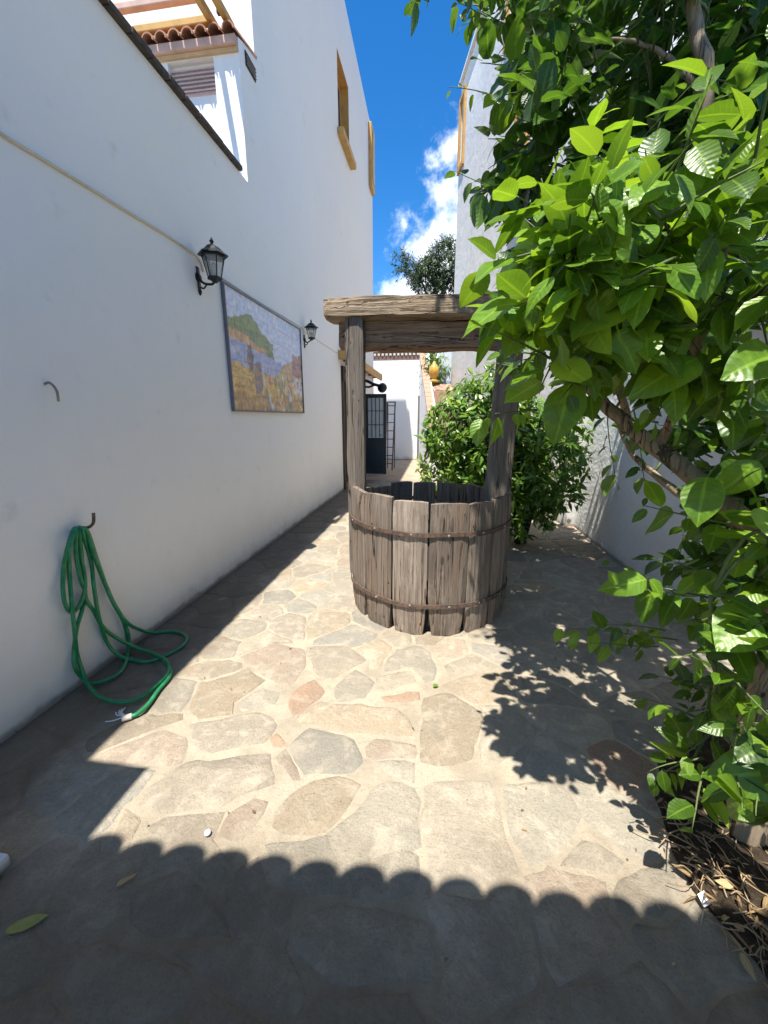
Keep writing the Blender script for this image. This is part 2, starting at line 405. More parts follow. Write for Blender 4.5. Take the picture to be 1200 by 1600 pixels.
BARK = wood('citrus_bark', (.40, .31, .205), (.30, .23, .15), (.35, .27, .18), 2, .6)
BARK_D = wood('dark_bark', (.075, .055, .04), (.05, .037, .027), (.06, .045, .032), 2, .6)
STEM = simple('green_stem', (.11, .15, .045), .6, 0, .3, 20)

# ------------------------------------------------------------------ ground and paving
g = MB(); g.add([(-120, -60, -.06), (120, -60, -.06), (120, 240, -.06), (-120, 240, -.06)], [(0, 1, 2, 3)])
struct(g.build('ground', EARTH), 'bare earth ground reaching away past the houses')
XW, XR = -2.01, 1.90
g = MB(); n_x, n_y = 40, 100
for j in range(n_y + 1):
    for i in range(n_x + 1):
        x = XW + (XR - XW) * i / n_x; y = -3.0 + 12.4 * j / n_y
        g.v.append((x, y, .003 * mnoise.noise(Vector((x * 2.5, y * 2.5, 0)))))
for j in range(n_y):
    for i in range(n_x):
        a = j * (n_x + 1) + i; g.f.append((a, a + 1, a + n_x + 2, a + n_x + 1)); g.mi.append(0)
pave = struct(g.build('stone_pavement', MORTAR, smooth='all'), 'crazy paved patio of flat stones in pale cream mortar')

def zc(ox, oy, s, pts): return [tuple(onz(ox + x / s, oy + y / s)[:2]) for x, y in pts]
A = (340, 980, 2.857); B = (600, 1080, 2.0); C_ = (0, 1080, 2.0)
HERO = [
    ('terra', zc(*A, [(335, 290), (430, 235), (472, 300), (350, 400), (322, 330)])),
    ('tan', zc(*A, [(450, 332), (640, 355), (800, 362), (860, 410), (880, 490), (620, 468), (530, 455), (345, 415)])),
    ('blue', zc(*A, [(325, 525), (415, 452), (610, 500), (642, 600), (600, 652), (390, 662), (350, 600)])),
    ('pink', zc(*A, [(650, 520), (700, 500), (885, 515), (885, 582), (740, 588), (660, 580)])),
    ('grey', zc(*A, [(690, 600), (885, 595), (875, 695), (760, 650)])),
    ('tan', zc(*A, [(238, 830), (380, 712), (540, 665), (640, 690), (560, 800), (490, 915), (240, 915)])),
    ('grey', zc(*A, [(500, 915), (640, 800), (710, 705), (868, 708), (900, 780), (905, 980), (820, 1010), (640, 1090), (500, 1060)])),
    ('pink', zc(*A, [(250, 575), (310, 538), (380, 690), (330, 682)])),
    ('terra', zc(*A, [(232, 490), (265, 468), (312, 520), (235, 535)])),
    ('greige', zc(*A, [(400, 92), (560, 80), (660, 150), (500, 242), (440, 220)])),
    ('grey', zc(*A, [(510, 270), (620, 192), (690, 245), (660, 322), (550, 330)])),
    ('greige', zc(*A, [(700, 225), (850, 190), (892, 250), (720, 292)])),
    ('terra', zc(*A, [(715, 312), (890, 288), (890, 325), (740, 338)])),
    ('pink', zc(*A, [(100, 132), (260, 72), (395, 105), (380, 200), (330, 262), (200, 212)])),
    ('grey', zc(*A, [(80, 350), (200, 265), (285, 290), (250, 345), (110, 385)])),
    ('greige', zc(*A, [(-120, 430), (180, 385), (270, 435), (205, 520), (-100, 560)])),
    ('greige', zc(*A, [(-180, 620), (230, 562), (262, 700), (180, 735), (-170, 800)])),
    ('tan', zc(*A, [(905, 312), (1050, 305), (1180, 390), (1130, 598), (1000, 618), (905, 592)])),
    ('grey', zc(*B, [(360, 300), (540, 282), (618, 390), (560, 478), (470, 550), (395, 440)])),
    ('grey', zc(*B, [(560, 275), (700, 300), (800, 370), (872, 425), (860, 498), (780, 510), (640, 415)])),
    ('greige', zc(*B, [(620, 462), (755, 540), (720, 580), (545, 545)])),
    ('greige', zc(*B, [(120, 292), (335, 285), (368, 440), (430, 550), (300, 620), (140, 600)])),
    ('grey', zc(*B, [(740, 590), (890, 515), (930, 640), (860, 700), (720, 690)])),
    ('greige', zc(*C_, [(440, 318), (560, 245), (845, 222), (862, 268), (680, 362), (500, 380)])),
    ('pink', zc(*C_, [(290, 205), (500, 122), (582, 140), (572, 228), (360, 228)])),
    ('pink', zc(*C_, [(690, 450), (720, 380), (800, 340), (840, 350), (760, 470)])),
    ('tan', zc(*C_, [(330, 480), (400, 360), (440, 420), (400, 500)])),
    ('grey', zc(*C_, [(820, 480), (1000, 460), (1180, 440), (1300, 520), (1290, 640), (1050, 640), (860, 600)])),
    ('grey', zc(*C_, [(430, 620), (560, 560), (640, 640), (720, 780), (500, 760), (400, 740)])),
    ('grey', zc(*C_, [(220, 820), (330, 800), (480, 830), (620, 900), (560, 1010), (300, 1040), (190, 960)])),
    ('grey', zc(*C_, [(930, 700), (1150, 680), (1330, 720), (1360, 900), (1040, 930), (920, 820)])),
]
def seg_dist(P, poly):       # signed distance of points to a polygon, negative inside
    P = np.asarray(P); Q = np.asarray(poly); n = len(Q)
    d = np.full(len(P), 1e9); ins = np.zeros(len(P), bool)
    for i in range(n):
        a, b_ = Q[i], Q[(i + 1) % n]; e = b_ - a; w = P - a
        t_ = np.clip((w @ e) / (e @ e + 1e-12), 0, 1); d = np.minimum(d, np.hypot(*(w - t_[:, None] * e).T))
        c = ((a[1] > P[:, 1]) != (b_[1] > P[:, 1])) & (P[:, 0] < (b_[0] - a[0]) * (P[:, 1] - a[1]) / (b_[1] - a[1] + 1e-12) + a[0])
        ins ^= c
    return np.where(ins, -d, d)
BED = [(.90, .2), (.93, .90), (.86, 1.08), (.87, 1.30), (1.02, 1.62), (1.35, 1.85), (1.9, 1.95), (1.9, .2)]
def grow(poly, d):
    P = np.array(poly); c = P.mean(0); q = P - c; l = np.hypot(*q.T)[:, None]
    return [tuple(v) for v in c + q * (1 + np.minimum(d / l, .18))]
HERO = [(k, grow(p, .013)) for k, p in HERO]
hero_polys = [h[1] for h in HERO]
_b = []
for i in range(len(BED)):
    a_, b_ = np.array(BED[i]), np.array(BED[(i + 1) % len(BED)]); k_ = max(1, int(np.hypot(*(b_ - a_)) / .05))
    for j in range(k_):
        q_ = a_ + (b_ - a_) * j / k_; w_ = .030 if q_[0] < 1.85 else 0
        _b.append((q_[0] + w_ * mnoise.noise(Vector((q_[0] * 8, q_[1] * 8, 1))) + .4 * w_ * mnoise.noise(Vector((q_[0] * 31, q_[1] * 31, 3))), q_[1] + w_ * mnoise.noise(Vector((q_[0] * 8, q_[1] * 8, 6)))))
BED = _b
prs = np.random.RandomState(11)
seeds = []
tries = 0
while tries < 9000 and len(seeds) < 420:
    tries += 1
    p = np.array([prs.uniform(XW + .05, XR - .05), .1 + 9.2 * prs.rand()])
    r_min = .27 * (.62 + .9 * prs.rand())
    if any((p[0] - q[0]) ** 2 + (p[1] - q[1]) ** 2 < r_min ** 2 for q in seeds): continue
    if min(seg_dist([p], h)[0] for h in hero_polys) < .062: continue
    if seg_dist([p], BED)[0] < .04: continue
    seeds.append(p)
seeds = np.array(seeds)
NA = 28
def warp(P): 
    return np.array([[x + .055 * mnoise.noise(Vector((x * 4, y * 4, 3.1))) + .014 * mnoise.noise(Vector((x * 19, y * 19, 1.1))), y + .055 * mnoise.noise(Vector((x * 4, y * 4, 9.7))) + .014 * mnoise.noise(Vector((x * 19, y * 19, 6.1)))] for x, y in P])
def smooth_poly(poly, amp=.006):
    Q = []
    n = len(poly)
    for i in range(n):
        a, b_ = np.array(poly[i]), np.array(poly[(i + 1) % n]); k = max(1, int(np.hypot(*(b_ - a)) / .045))
        for j in range(k):
            p = a + (b_ - a) * (j / k); w_ = amp * 2.0
            Q.append((p[0] + w_ * (1.6 * mnoise.noise(Vector((p[0] * 9, p[1] * 9, 2))) + mnoise.noise(Vector((p[0] * 26, p[1] * 26, 5)))), p[1] + w_ * (1.6 * mnoise.noise(Vector((p[0] * 9, p[1] * 9, 4))) + mnoise.noise(Vector((p[0] * 26, p[1] * 26, 8))))))
    out = []
    n = len(Q)
    for i in range(n):        # soften the corners
        a, b_, c = np.array(Q[i - 1]), np.array(Q[i]), np.array(Q[(i + 1) % n]); out.append(tuple(.14 * a + .72 * b_ + .14 * c))
    return out
def add_stone(mb, poly, top, tilt):
    n = len(poly); P = np.array(poly); c = P.mean(0)
    def z(q, s): return top * s + tilt[0] * (q[0] - c[0]) + tilt[1] * (q[1] - c[1])
    o = len(mb.v); Dn = np.hypot(*(P - c).T)[:, None]
    in1 = P - (P - c) / Dn * np.minimum(.010, Dn * .3); in2 = P - (P - c) / Dn * np.minimum(.032, Dn * .55)
    for ring, zz in ((P, None), (in1, .60), (in2, 1.0)):
        for q in ring: mb.v.append((q[0], q[1], -.0025 if zz is None else z(q, zz)))
    for r_ in range(2):
        for i in range(n):
            j = (i + 1) % n; mb.f.append((o + r_ * n + i, o + r_ * n + j, o + (r_ + 1) * n + j, o + (r_ + 1) * n + i)); mb.mi.append(0)
    mb.v.append((c[0], c[1], top + .0015)); cc = len(mb.v) - 1
    for i in range(n): mb.f.append((o + 2 * n + i, o + 2 * n + (i + 1) % n, cc)); mb.mi.append(0)
def area(poly):
    P = np.array(poly); return .5 * (np.dot(P[:, 0], np.roll(P[:, 1], -1)) - np.dot(P[:, 1], np.roll(P[:, 0], -1)))
far_stones = MB()
stone_list = []
for k, poly in HERO:
    if area(poly) < 0: poly = poly[::-1]
    stone_list.append((k, smooth_poly(poly, .008)))
ang = np.linspace(0, 2 * np.pi, NA, endpoint=False)
rad = np.arange(.03, .46, .0075)
for i, s_ in enumerate(seeds):
    near = np.argsort(((seeds - s_) ** 2).sum(1))[1:14]
    P = s_[None, None] + rad[None, :, None] * np.stack([np.cos(ang), np.sin(ang)], 1)[:, None, :]
    P = P.reshape(-1, 2); Wp = warp(P)
    d0 = np.hypot(*(Wp - s_).T); dn = np.min([np.hypot(*(Wp - seeds[j]).T) for j in near], 0)
    mgap = .004 + .007 * prs.rand()
    ok = (dn - d0) > mgap * 2
    for h in hero_polys:
        hh = np.array(h)
        if abs(hh[:, 0].mean() - s_[0]) < 1.0 and abs(hh[:, 1].mean() - s_[1]) < 1.0: ok &= seg_dist(P, h) > mgap * 1.6
    ok &= (P[:, 0] > XW + .015) & (P[:, 0] < XR - .02) & (P[:, 1] > -.3) & (P[:, 1] < 9.3)
    if abs(s_[1] - 1) < 1.6 and s_[0] > .3: ok &= seg_dist(P, BED) > .01
    ok = ok.reshape(NA, -1)
    rr = np.array([rad[np.argmin(o_)] if not o_.all() else rad[-1] for o_ in ok])
    if rr.mean() < .04: continue
    rr = np.minimum(rr, rr.mean() * 1.7)
    poly = [(s_[0] + r_ * math.cos(a), s_[1] + r_ * math.sin(a)) for r_, a in zip(rr, ang)]
    stone_list.append((prs.choice(['greige', 'greige', 'grey', 'pink', 'tan', 'blue', 'greige', 'terra'], p=[.22, .22, .18, .11, .15, .07, .04, .01]), poly))
npart = 0
order = sorted(stone_list, key=lambda s: (np.mean([p[1] for p in s[1]])))
for k, poly in order:
    yc = np.mean([p[1] for p in poly])
    top = .004 + .003 * prs.rand(); tilt = prs.uniform(-.005, .005, 2)
    if yc < 7.6 and npart < 298:
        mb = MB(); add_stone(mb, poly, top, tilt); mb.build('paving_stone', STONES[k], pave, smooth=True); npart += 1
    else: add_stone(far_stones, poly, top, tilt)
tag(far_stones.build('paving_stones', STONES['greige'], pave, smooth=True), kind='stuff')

# soil bed round the lemon tree
g = MB(); nb = len(BED); cb = np.mean(BED, 0)
for s_, z in ((1.0, .004), (.9, .035), (.6, .05), (.25, .055)):
    for x, y in BED: g.v.append((cb[0] + (x - cb[0]) * s_, cb[1] + (y - cb[1]) * s_, z))
for r_ in range(3):
    for i in range(nb): g.f.append((r_ * nb + i, r_ * nb + (i + 1) % nb, (r_ + 1) * nb + (i + 1) % nb, (r_ + 1) * nb + i)); g.mi.append(0)
g.f.append(tuple(range(3 * nb, 4 * nb))); g.mi.append(0)
struct(g.build('planting_bed', SOIL, smooth='all'), 'dark soil bed strewn with dry leaves round the lemon tree')
# passage beyond the well
g = MB(); g.add([(-2.01, 9.4, .004), (-.12, 9.4, .004), (-.79, 14.2, .004), (-2.6, 14.2, .004)], [(0, 1, 2, 3)])
struct(g.build('passage_floor', FLOORT), 'tan tiled floor of the narrow passage beyond the well')

# ------------------------------------------------------------------ walls and houses
def wallgrid(mb, org, u, length, h0, h1, holes, nrm, depth, k_wall=0, k_rev=1, zbase=0.0):
    """vertical wall face from org along u with rectangular holes (u0,u1,z0,z1) and their reveals"""
    org, u, nrm = Vector(org), Vector(u).normalized(), Vector(nrm).normalized()
    us = sorted({0.0, length, *[h[0] for h in holes], *[h[1] for h in holes]}); zs = sorted({zbase, *[h[2] for h in holes], *[h[3] for h in holes]})
    def top(x): return h0 + (h1 - h0) * x / length
    P = lambda x, z, d=0.0: org + u * x + Vector((0, 0, z)) - nrm * d
    for a, b_ in zip(us, us[1:]):
        for i, z0 in enumerate(zs):
            last = i == len(zs) - 1
            if not last and any(a >= h[0] - 1e-6 and b_ <= h[1] + 1e-6 and z0 >= h[2] - 1e-6 and zs[i + 1] <= h[3] + 1e-6 for h in holes): continue
            zt = (top(a), top(b_)) if last else (zs[i + 1],) * 2
            mb.add([P(a, z0), P(b_, z0), P(b_, zt[1]), P(a, zt[0])], [(0, 1, 2, 3)], k_wall)
    for h in holes:
        a, b_, z0, z1 = h[:4]; c = [(a, z0), (b_, z0), (b_, z1), (a, z1)]
        for i in range(4):
            p, q = c[i], c[(i + 1) % 4]
            mb.add([P(*p), P(*q), P(*q, depth), P(*p, depth)], [(0, 1, 2, 3)], k_rev)

# low boundary wall on the hose side
bw = empty('boundary_wall', (XW, .5, 0), 'long smooth white boundary wall with the green hose hung on it', 'wall')
g = MB(); g.box((XW - .28, -3.2, 0), (XW, 4.36, 3.80)); g.build('plaster_face', PL, bw)
nt_ = 30
for i in range(nt_):             # dark tile course that caps it
    y0 = -.9 + i * .1755; jit = rnd.uniform(-.006, .006)
    g = MB(); g.box((XW - .33, y0 + .003, 3.802), (XW + .045 + jit, y0 + .172, 3.838 + rnd.uniform(-.004, .006)), bev=.006)
    if y0 + .172 < 4.36: g.build('coping_tile', COPING, bw)
# tall house on the same line
HY0 = 4.36
th = empty('tall_white_house', (XW, 8, 0), 'tall white house with a small ochre window high above the alley', 'house')
g = MB()
w1 = (8.25, 9.12, 6.52, 7.72)
door = (7.98, 10.28, 0.0, 2.50)
yU = 4.72
hl = [(w1[0] - yU, w1[1] - yU, w1[2], w1[3]), (door[0] - yU, door[1] - yU, 0.0, door[3])]
wallgrid(g, (XW, yU, 0), (0, 1, 0), 11.86 - yU, 9.33, 8.60, hl, (1, 0, 0), .22)
g.add([(XW, HY0, 0), (XW, yU, 0), (XW, yU, 5.09), (XW, HY0, 4.965)], [(0, 1, 2, 3)])
g.add([(XW, yU, 5.09), (-7, yU, 5.09), (-7, yU, 9.33), (XW, yU, 9.33)], [(0, 1, 2, 3)])
g.add([(XW, 11.86, 0), (XW, 11.86, 8.6), (-7, 11.86, 8.6), (-7, 11.86, 0)], [(0, 1, 2, 3)])
g.add([(XW, yU, 9.33), (XW, 11.86, 8.6), (-7, 11.86, 8.6), (-7, yU, 9.33)], [(0, 1, 2, 3)])
g.build('wall', [PL_HOUSE, OCHRE], th)
def frame_win(parent, y0, y1, z0, z1, name='window', shut=OCHRE, x=XW):
    f = MB(); f.box((x - .22, y0 + .002, z0 + .002), (x - .16, y1 - .002, z1 - .002)); w = f.build(name, shut, parent)
    p = MB(); p.box((x - .158, y0 + .12, z0 + .12), (x - .150, (y0 + y1) / 2 - .03, z1 - .12)); p.box((x - .158, (y0 + y1) / 2 + .03, z0 + .12), (x - .150, y1 - .12, z1 - .12)); p.build('pane', DARKIN, w)
    s_ = MB(); s_.box((x + .002, y0 - .1, z0 - .11), (x + .12, y1 + .1, z0), bev=.012); s_.build('sill', OCHRE, w)
    return w
frame_win(th, *w1)
s_ = MB(); s_.box((XW + .002, 11.30, 7.15), (XW + .085, 11.78, 8.50), bev=.015); wf = s_.build('window', OCHRE, th)
s_ = MB(); s_.box((XW + .087, 11.42, 7.3), (XW + .10, 11.66, 8.36)); s_.build('shutter', OCHRE_PALE, wf)
s_ = MB(); s_.box((XW + .002, 4.49, 4.84), (XW + .010, 4.70, 4.96)); vt = s_.build('vent', IRON, th)
s_ = MB()
for i in range(4): s_.box((XW + .012, 4.495, 4.855 + i * .027), (XW + .020, 4.695, 4.864 + i * .027))
s_.build('vent_slat', STEEL, vt)
# recessed doorway with a timber surround, and the dark door leaf swung open into the alley
s_ = MB(); s_.box((XW - .24, door[0] + .002, 0.005), (XW - .19, door[1] - .002, door[3] - .002)); s_.build('doorway', DARKIN, th)
s_ = MB(); s_.box((XW + .002, 7.985, 2.20), (XW + .05, 10.27, 2.49)); s_.build('lintel', W_DARK, th)
s_ = MB(); s_.box((XW - .10, 7.985, .005), (XW + .045, 8.06, 2.195), bev=.01); s_.build('door_jamb', W_DARK, th)
DW, DY = .545, 10.24
dl = MB(); fx0, fx1 = XW + .055, XW + .055 + DW
dl.box((fx0, DY, .03), (fx1, DY + .05, .98)); dl.box((fx0, DY, .98), (fx0 + .07, DY + .05, 2.08)); dl.box((fx1 - .07, DY, .98), (fx1, DY + .05, 2.08)); dl.box((fx0 + .07, DY, 1.98), (fx1 - .07, DY + .05, 2.08))
leaf_ = dl.build('door_leaf', DOORG, th)
p = MB(); p.box((fx0 + .072, DY + .018, .985), (fx1 - .072, DY + .026, 1.978)); p.build('pane', PANE, leaf_)
p = MB()
for i in range(1, 4): x = fx0 + .07 + (DW - .14) * i / 4; p.box((x - .007, DY + .004, .985), (x + .007, DY + .016, 1.978))
for z in (1.31, 1.66): p.box((fx0 + .072, DY + .002, z - .008), (fx1 - .072, DY + .003, z + .008))
p.build('glazing_bar', DOORG, leaf_)
p = MB(); p.box((fx0 + .07, DY - .008, .16), (fx1 - .07, DY - .001, .86), bev=.003); p.build('door_panel', DOORG, leaf_)
p = MB(); p.tube([(fx1 - .05, DY - .05, 1.05), (fx1 - .05, DY - .002, 1.05)], .012, 8); p.tube([(fx1 - .05, DY - .05, 1.05), (fx1 - .16, DY - .055, 1.05)], .011, 8); p.build('handle', STEEL, leaf_)
# ochre canopy over the doorway
cn = empty('door_canopy', (XW, 9, 2.6), 'ochre edged timber canopy projecting over the dark doorway', 'canopy')
g = MB(); g.box((-1.84, 7.80, 2.56), (-1.785, 12.1, 2.73), bev=.008); g.box((XW + .003, 7.80, 2.585), (-1.842, 7.86, 2.755), bev=.008); g.build('fascia', OCHRE, cn)
g = MB(); g.add([(XW + .003, 7.865, 2.70), (-1.843, 7.865, 2.64), (-1.843, 12.1, 2.64), (XW + .003, 12.1, 2.70), (XW + .003, 7.865, 2.73), (-1.843, 7.865, 2.67), (-1.843, 12.1, 2.67), (XW + .003, 12.1, 2.73)],
                [(3, 2, 1, 0), (4, 5, 6, 7), (0, 1, 5, 4), (1, 2, 6, 5), (2, 3, 7, 6), (3, 0, 4, 7)]); g.build('soffit_board', W_DARK, cn)
for i in range(6):
    y = 8.2 + i * .7; g = MB(); g.box((XW + .003, y, 2.60), (-1.845, y + .06, 2.638)); g.build('rafter', W_DARK, cn)
# the annexe seen above the boundary wall: eaves, shutter, pergola bars
an = empty('tiled_annexe', (-3.5, HY0, 0), 'bright white annexe with a tiled eave and louvred shutter above the boundary wall', 'house')
AF = HY0 + .005
g = MB(); hol = [(.26, .74, 3.9, 4.845)]
wallgrid(g, (XW - .001, AF, 0), (-1, 0, 0), 5.0, 4.97, 4.97, hol, (0, -1, 0), .08, 0, 0)
g.build('wall', PL_HOUSE, an)
g = MB(); g.box((-2.75, AF + .065, 3.9), (-2.27, AF + .09, 4.845)); wn = g.build('window', WHITEP, an)
for i in range(6):
    z = 4.80 - i * .034; g = MB(); g.obox((-2.51, AF + .045, z), (.238, 0, 0), (0, .012, .009), (0, -.003, .005)); g.build('louvre_slat', LOUVRE, wn)
g = MB(); g.box((-2.748, AF + .055, 4.595), (-2.272, AF + .064, 4.625)); g.build('shutter_rail', LOUVRE, wn)
g = MB(); g.box((-7.0, AF - .06, 4.885), (XW - .004, AF - .001, 4.955), bev=.01); g.build('cornice', PINK, an)
g = MB(); g.box((-7.0, AF - .025, 4.850), (XW - .004, AF - .001, 4.883)); g.build('cornice_band', OCHRE_PALE, an)
tile0 = None
for i in range(26):
    xc = XW - .05 - i * .135
    g = MB(); n = 8
    for y, zz in ((AF - .10, 4.958), (AF + .40, 5.075)):
        for r_ in (.062, .050):
            for j in range(n + 1): a = math.pi * j / n; g.v.append((xc + r_ * math.cos(a), y, zz + r_ * math.sin(a) * 1.05))
    q = n + 1
    for j in range(n):
        g.f += [(j, j + 1, 2 * q + j + 1, 2 * q + j), (q + j + 1, q + j, 3 * q + j, 3 * q + j + 1), (j + 1, j, q + j, q + j + 1)]; g.mi += [0] * 3
    g.build('roof_tile', TERRA, an, smooth=True)
g = MB(); g.add([(XW - .003, AF - .06, 4.956), (-7, AF - .06, 4.956), (-7, yU - .003, 5.06), (XW - .003, yU - .003, 5.06)], [(0, 3, 2, 1)]); g.build('roof', TERRA_OLD, an)
pg = empty('ochre_pergola', (-2.6, 4.6, 5.1), 'ochre painted timber bars above the tiled eave of the annexe', 'pergola')
for x0, x1, yy, z0, z1, mm in ((-5.0, -2.262, 4.30, 5.055, 5.115, OCHRE), (-5.0, -2.36, 4.30, 5.245, 5.30, PINK)):
    g = MB(); g.box((x0, yy, z0), (x1, yy + .06, z1), bev=.008); g.build('bar', mm, pg)
for x in (-2.235, -2.085):
    g = MB(); g.bar((x, 4.42, 5.075), (x, 3.55, 5.06), .05, .06); g.build('rafter', OCHRE, pg)
g = MB(); g.bar((-2.16, 4.33, 5.12), (-2.16, 4.33, 5.42), .035, .035, up=(0, 1, 0)); g.build('post', IRON, pg)

# right-hand garden wall and the house standing behind the trees
gw = MB(); gw.box((XR, -3.2, 0), (XR + .25, 5.60, 2.55)); 
tag(gw.build('garden_wall', PL_ROUGH), 'rough whitewashed garden wall in dappled shade behind the lemon tree', 'wall')
u = Vector((-.214, 1, 0)).normalized(); nrm = Vector((-u.y, u.x, 0))
def rf(Y): return Vector((.405 - .214 * (Y - 12), Y, 0))
K = 1 / u.y
o0 = rf(5.62)
rh = empty('grey_white_house', rf(9), 'tall aged white house with ochre window surrounds behind the lemon tree', 'house')
g = MB()
def ul(Y): return (Y - 5.62) * K
rwin = [(8.05, 8.45, 4.9, 6.60), (8.95, 9.30, 8.25, 9.5), (12.30, 12.66, 8.05, 9.5)]
wallgrid(g, o0, u, ul(12.78), 9.95, 9.95, [(ul(a), ul(b_), c, d) for a, b_, c, d in rwin], nrm, .14)
e1 = rf(12.78); back = Vector((8, 2.5, 0))
g.add([e1, e1 + back, e1 + back + Vector((0, 0, 9.95)), e1 + Vector((0, 0, 9.95))], [(0, 1, 2, 3)])
g.add([o0, o0 + Vector((8, 1, 0)), o0 + Vector((8, 1, 9.95)), o0 + Vector((0, 0, 9.95))], [(0, 3, 2, 1)])
up = Vector((0, 0, 9.95)); g.add([o0 + up, e1 + up, e1 + back + up, o0 + Vector((8, 1, 0)) + up], [(0, 1, 2, 3)])
g.build('wall', [PL_OLD, PL_OLD], rh)
def fp(Y, z, d): return rf(Y) + nrm * d + Vector((0, 0, z))
g = MB(); g.bar(fp(5.62, 9.99, .03), fp(12.85, 9.99, .03), .10, .06); g.build('cornice', PL_OLD, rh)
for a, b_, c, d in rwin:
    g = MB()
    for y in (a - .05, b_ + .05): g.bar(fp(y, c - .12, .03), fp(y, d + .12, .03), .06, .098, up=u)
    for z in (c - .06, d + .06): g.bar(fp(a + .002, z, .032), fp(b_ - .002, z, .032), .06, .098)
    w = g.build('window', OCHRE, rh)
    g = MB(); g.bar(fp(a + .002, (c + d) / 2, -.12), fp(b_ - .002, (c + d) / 2, -.12), .03, d - c - .004); g.build('shutter', OCHRE_PALE, w)

# end of the passage: end wall with lattice, sloping wall with brick coping, raised terrace with a yellow jar
ew = empty('end_wall', (-1.6, 14.2, 0), 'white end wall of the passage topped by a brown lattice', 'wall')
g = MB(); g.box((-3.2, 14.10, 0), (-.70, 14.35, 3.40)); g.build('plaster_face', PL_HOUSE, ew)
g = MB(); g.box((-3.2, 14.10, 3.66), (-.70, 14.35, 3.74)); g.build('lattice_rail', TERRA_OLD, ew)
g = MB(); g.box((-3.2, 14.095, 3.402), (-.70, 14.35, 3.43)); g.build('lattice_rail', TERRA_OLD, ew)
for i in range(14):
    x = -2.55 + i * .135
    for s_ in (-1, 1):
        g = MB(); g.bar((x - s_ * .030, 14.16, 3.432), (x + s_ * .030, 14.16, 3.658), .05, .026, up=(1, 0, 0)); g.build('lattice_tile', TERRA_OLD, ew)
g = MB(); g.box((-3.2, 14.40, 3.2), (-.55, 14.45, 3.95)); g.build('backing_wall', WHITEP, ew)
pw = empty('passage_wall', (-.3, 11, 0), 'white passage wall with a sloping brick coping beside the shrub', 'wall')
def pwp(Y, z, d=0.0): return Vector((-.178 - .1347 * (Y - 9.395) + d, Y, z))
def ptop(Y): return 3.62 if Y > 13.98 else max(1.2, 3.62 - (14.0 - Y) * .61)
ys = [9.42, 10, 10.6, 11.2, 11.8, 12.4, 13, 13.6, 14.08]
g = MB()
for a, b_ in zip(ys, ys[1:]):
    P = [pwp(a, 0), pwp(b_, 0), pwp(b_, ptop(b_)), pwp(a, ptop(a))]; Q = [p + Vector((.22, 0, 0)) for p in P]
    g.add(P + Q, [(0, 1, 2, 3), (7, 6, 5, 4), (3, 2, 6, 7)])
g.add([pwp(9.42, 0), pwp(9.42, ptop(9.42)), pwp(9.42, ptop(9.42), .22), pwp(9.42, 0, .22)], [(0, 1, 2, 3)])
g.build('plaster_face', PL_HOUSE, pw)
Y = 9.45
while Y < 13.95:
    g = MB(); a, b_ = pwp(Y, ptop(Y) + .03, .075), pwp(Y + .20, ptop(Y + .20) + .03, .075); g.bar(a, b_, .20, .055); g.build('coping_brick', BRICK, pw); Y += .212
dp = MB(); dp.tube([pwp(13.6, 0.02, -.03), pwp(13.6, 2.2, -.03)], .03, 8); tag(dp.build('drain_pipe', STEEL), 'slim grey pipe in the corner of the white passage', 'pipe')
tr = empty('raised_terrace', (.1, 12, 0), 'brick faced raised terrace behind the shrub, below the yellow jar', 'terrace')
g = MB(); g.add([(-.22, 11.3, 0), (.30, 11.3, 0), (.30, 11.3, 2.20), (-.22, 11.3, 2.20), (-.36, 12.6, 2.46), (.25, 12.6, 2.46), (-.36, 12.6, 0), (.25, 12.6, 0)],
                [(0, 1, 2, 3), (3, 2, 5, 4), (0, 3, 4, 6), (1, 7, 5, 2)]); g.build('mass', BRICK, tr)
for r_ in range(5):
    for i in range(4):
        x = -.20 + i * .125 + (.06 if r_ % 2 else 0) - r_ * .02; y = 11.34 + r_ * .25; z = 2.212 + r_ * .05
        g = MB(); g.obox((x + .06, y + .11, z + .025), (.056, 0, 0), (0, .115, .023), (0, -.004, .02)); g.build('brick', BRICK if (i + r_) % 3 else TERRA_OLD, tr)
bl = MB(); bl.box((-.17, 13.0, 0), (.75, 13.1, 3.7)); tag(bl.build('blue_wall', PL_BLUE), 'pale bluish white wall behind the yellow jar on the terrace', 'wall')
jr = MB(); jr.lathe((-.27, 12.3, 2.50), [(.085, 0), (.14, .015), (.15, .05), (.07, .10), (.075, .13), (.13, .22), (.155, .32), (.14, .42), (.085, .50), (.05, .53), (.045, .57), (.02, .60)], 18)
tag(jr.build('ceramic_jar', JAR, smooth='all'), 'bright yellow glazed ceramic jar standing on the brick terrace', 'jar')

# step ladder by the far door
lx = -1.475
ld = empty('step_ladder', (lx, 11.2, 0), 'narrow brown metal ladder standing beside the dark door', 'ladder')
for s_ in (-1, 1):
    g = MB(); g.bar((lx + s_ * .105, 11.2, .005), (lx + .045 + s_ * .115, 11.42, 1.93), .035, .022, up=(0, 1, 0)); g.build('rail', LADDERM, ld)
    g = MB(); g.bar((lx + s_ * .105, 11.78, .005), (lx + .045 + s_ * .10, 11.46, 1.88), .028, .02, up=(0, 1, 0)); g.build('rear_leg', LADDERM, ld)
for i in range(8):
    t_ = (i + .8) / 8.0 * .96; g = MB(); y = 11.2 + .22 * t_; x = lx + .045 * t_
    g.box((x - .092, y - .02, 1.93 * t_), (x + .092, y + .05, 1.93 * t_ + .022)); g.build('tread', LADDERM, ld)
g = MB(); g.box((lx - .07, 11.40, 1.905), (lx + .16, 11.475, 1.935)); g.build('top_cap', LADDERM, ld)
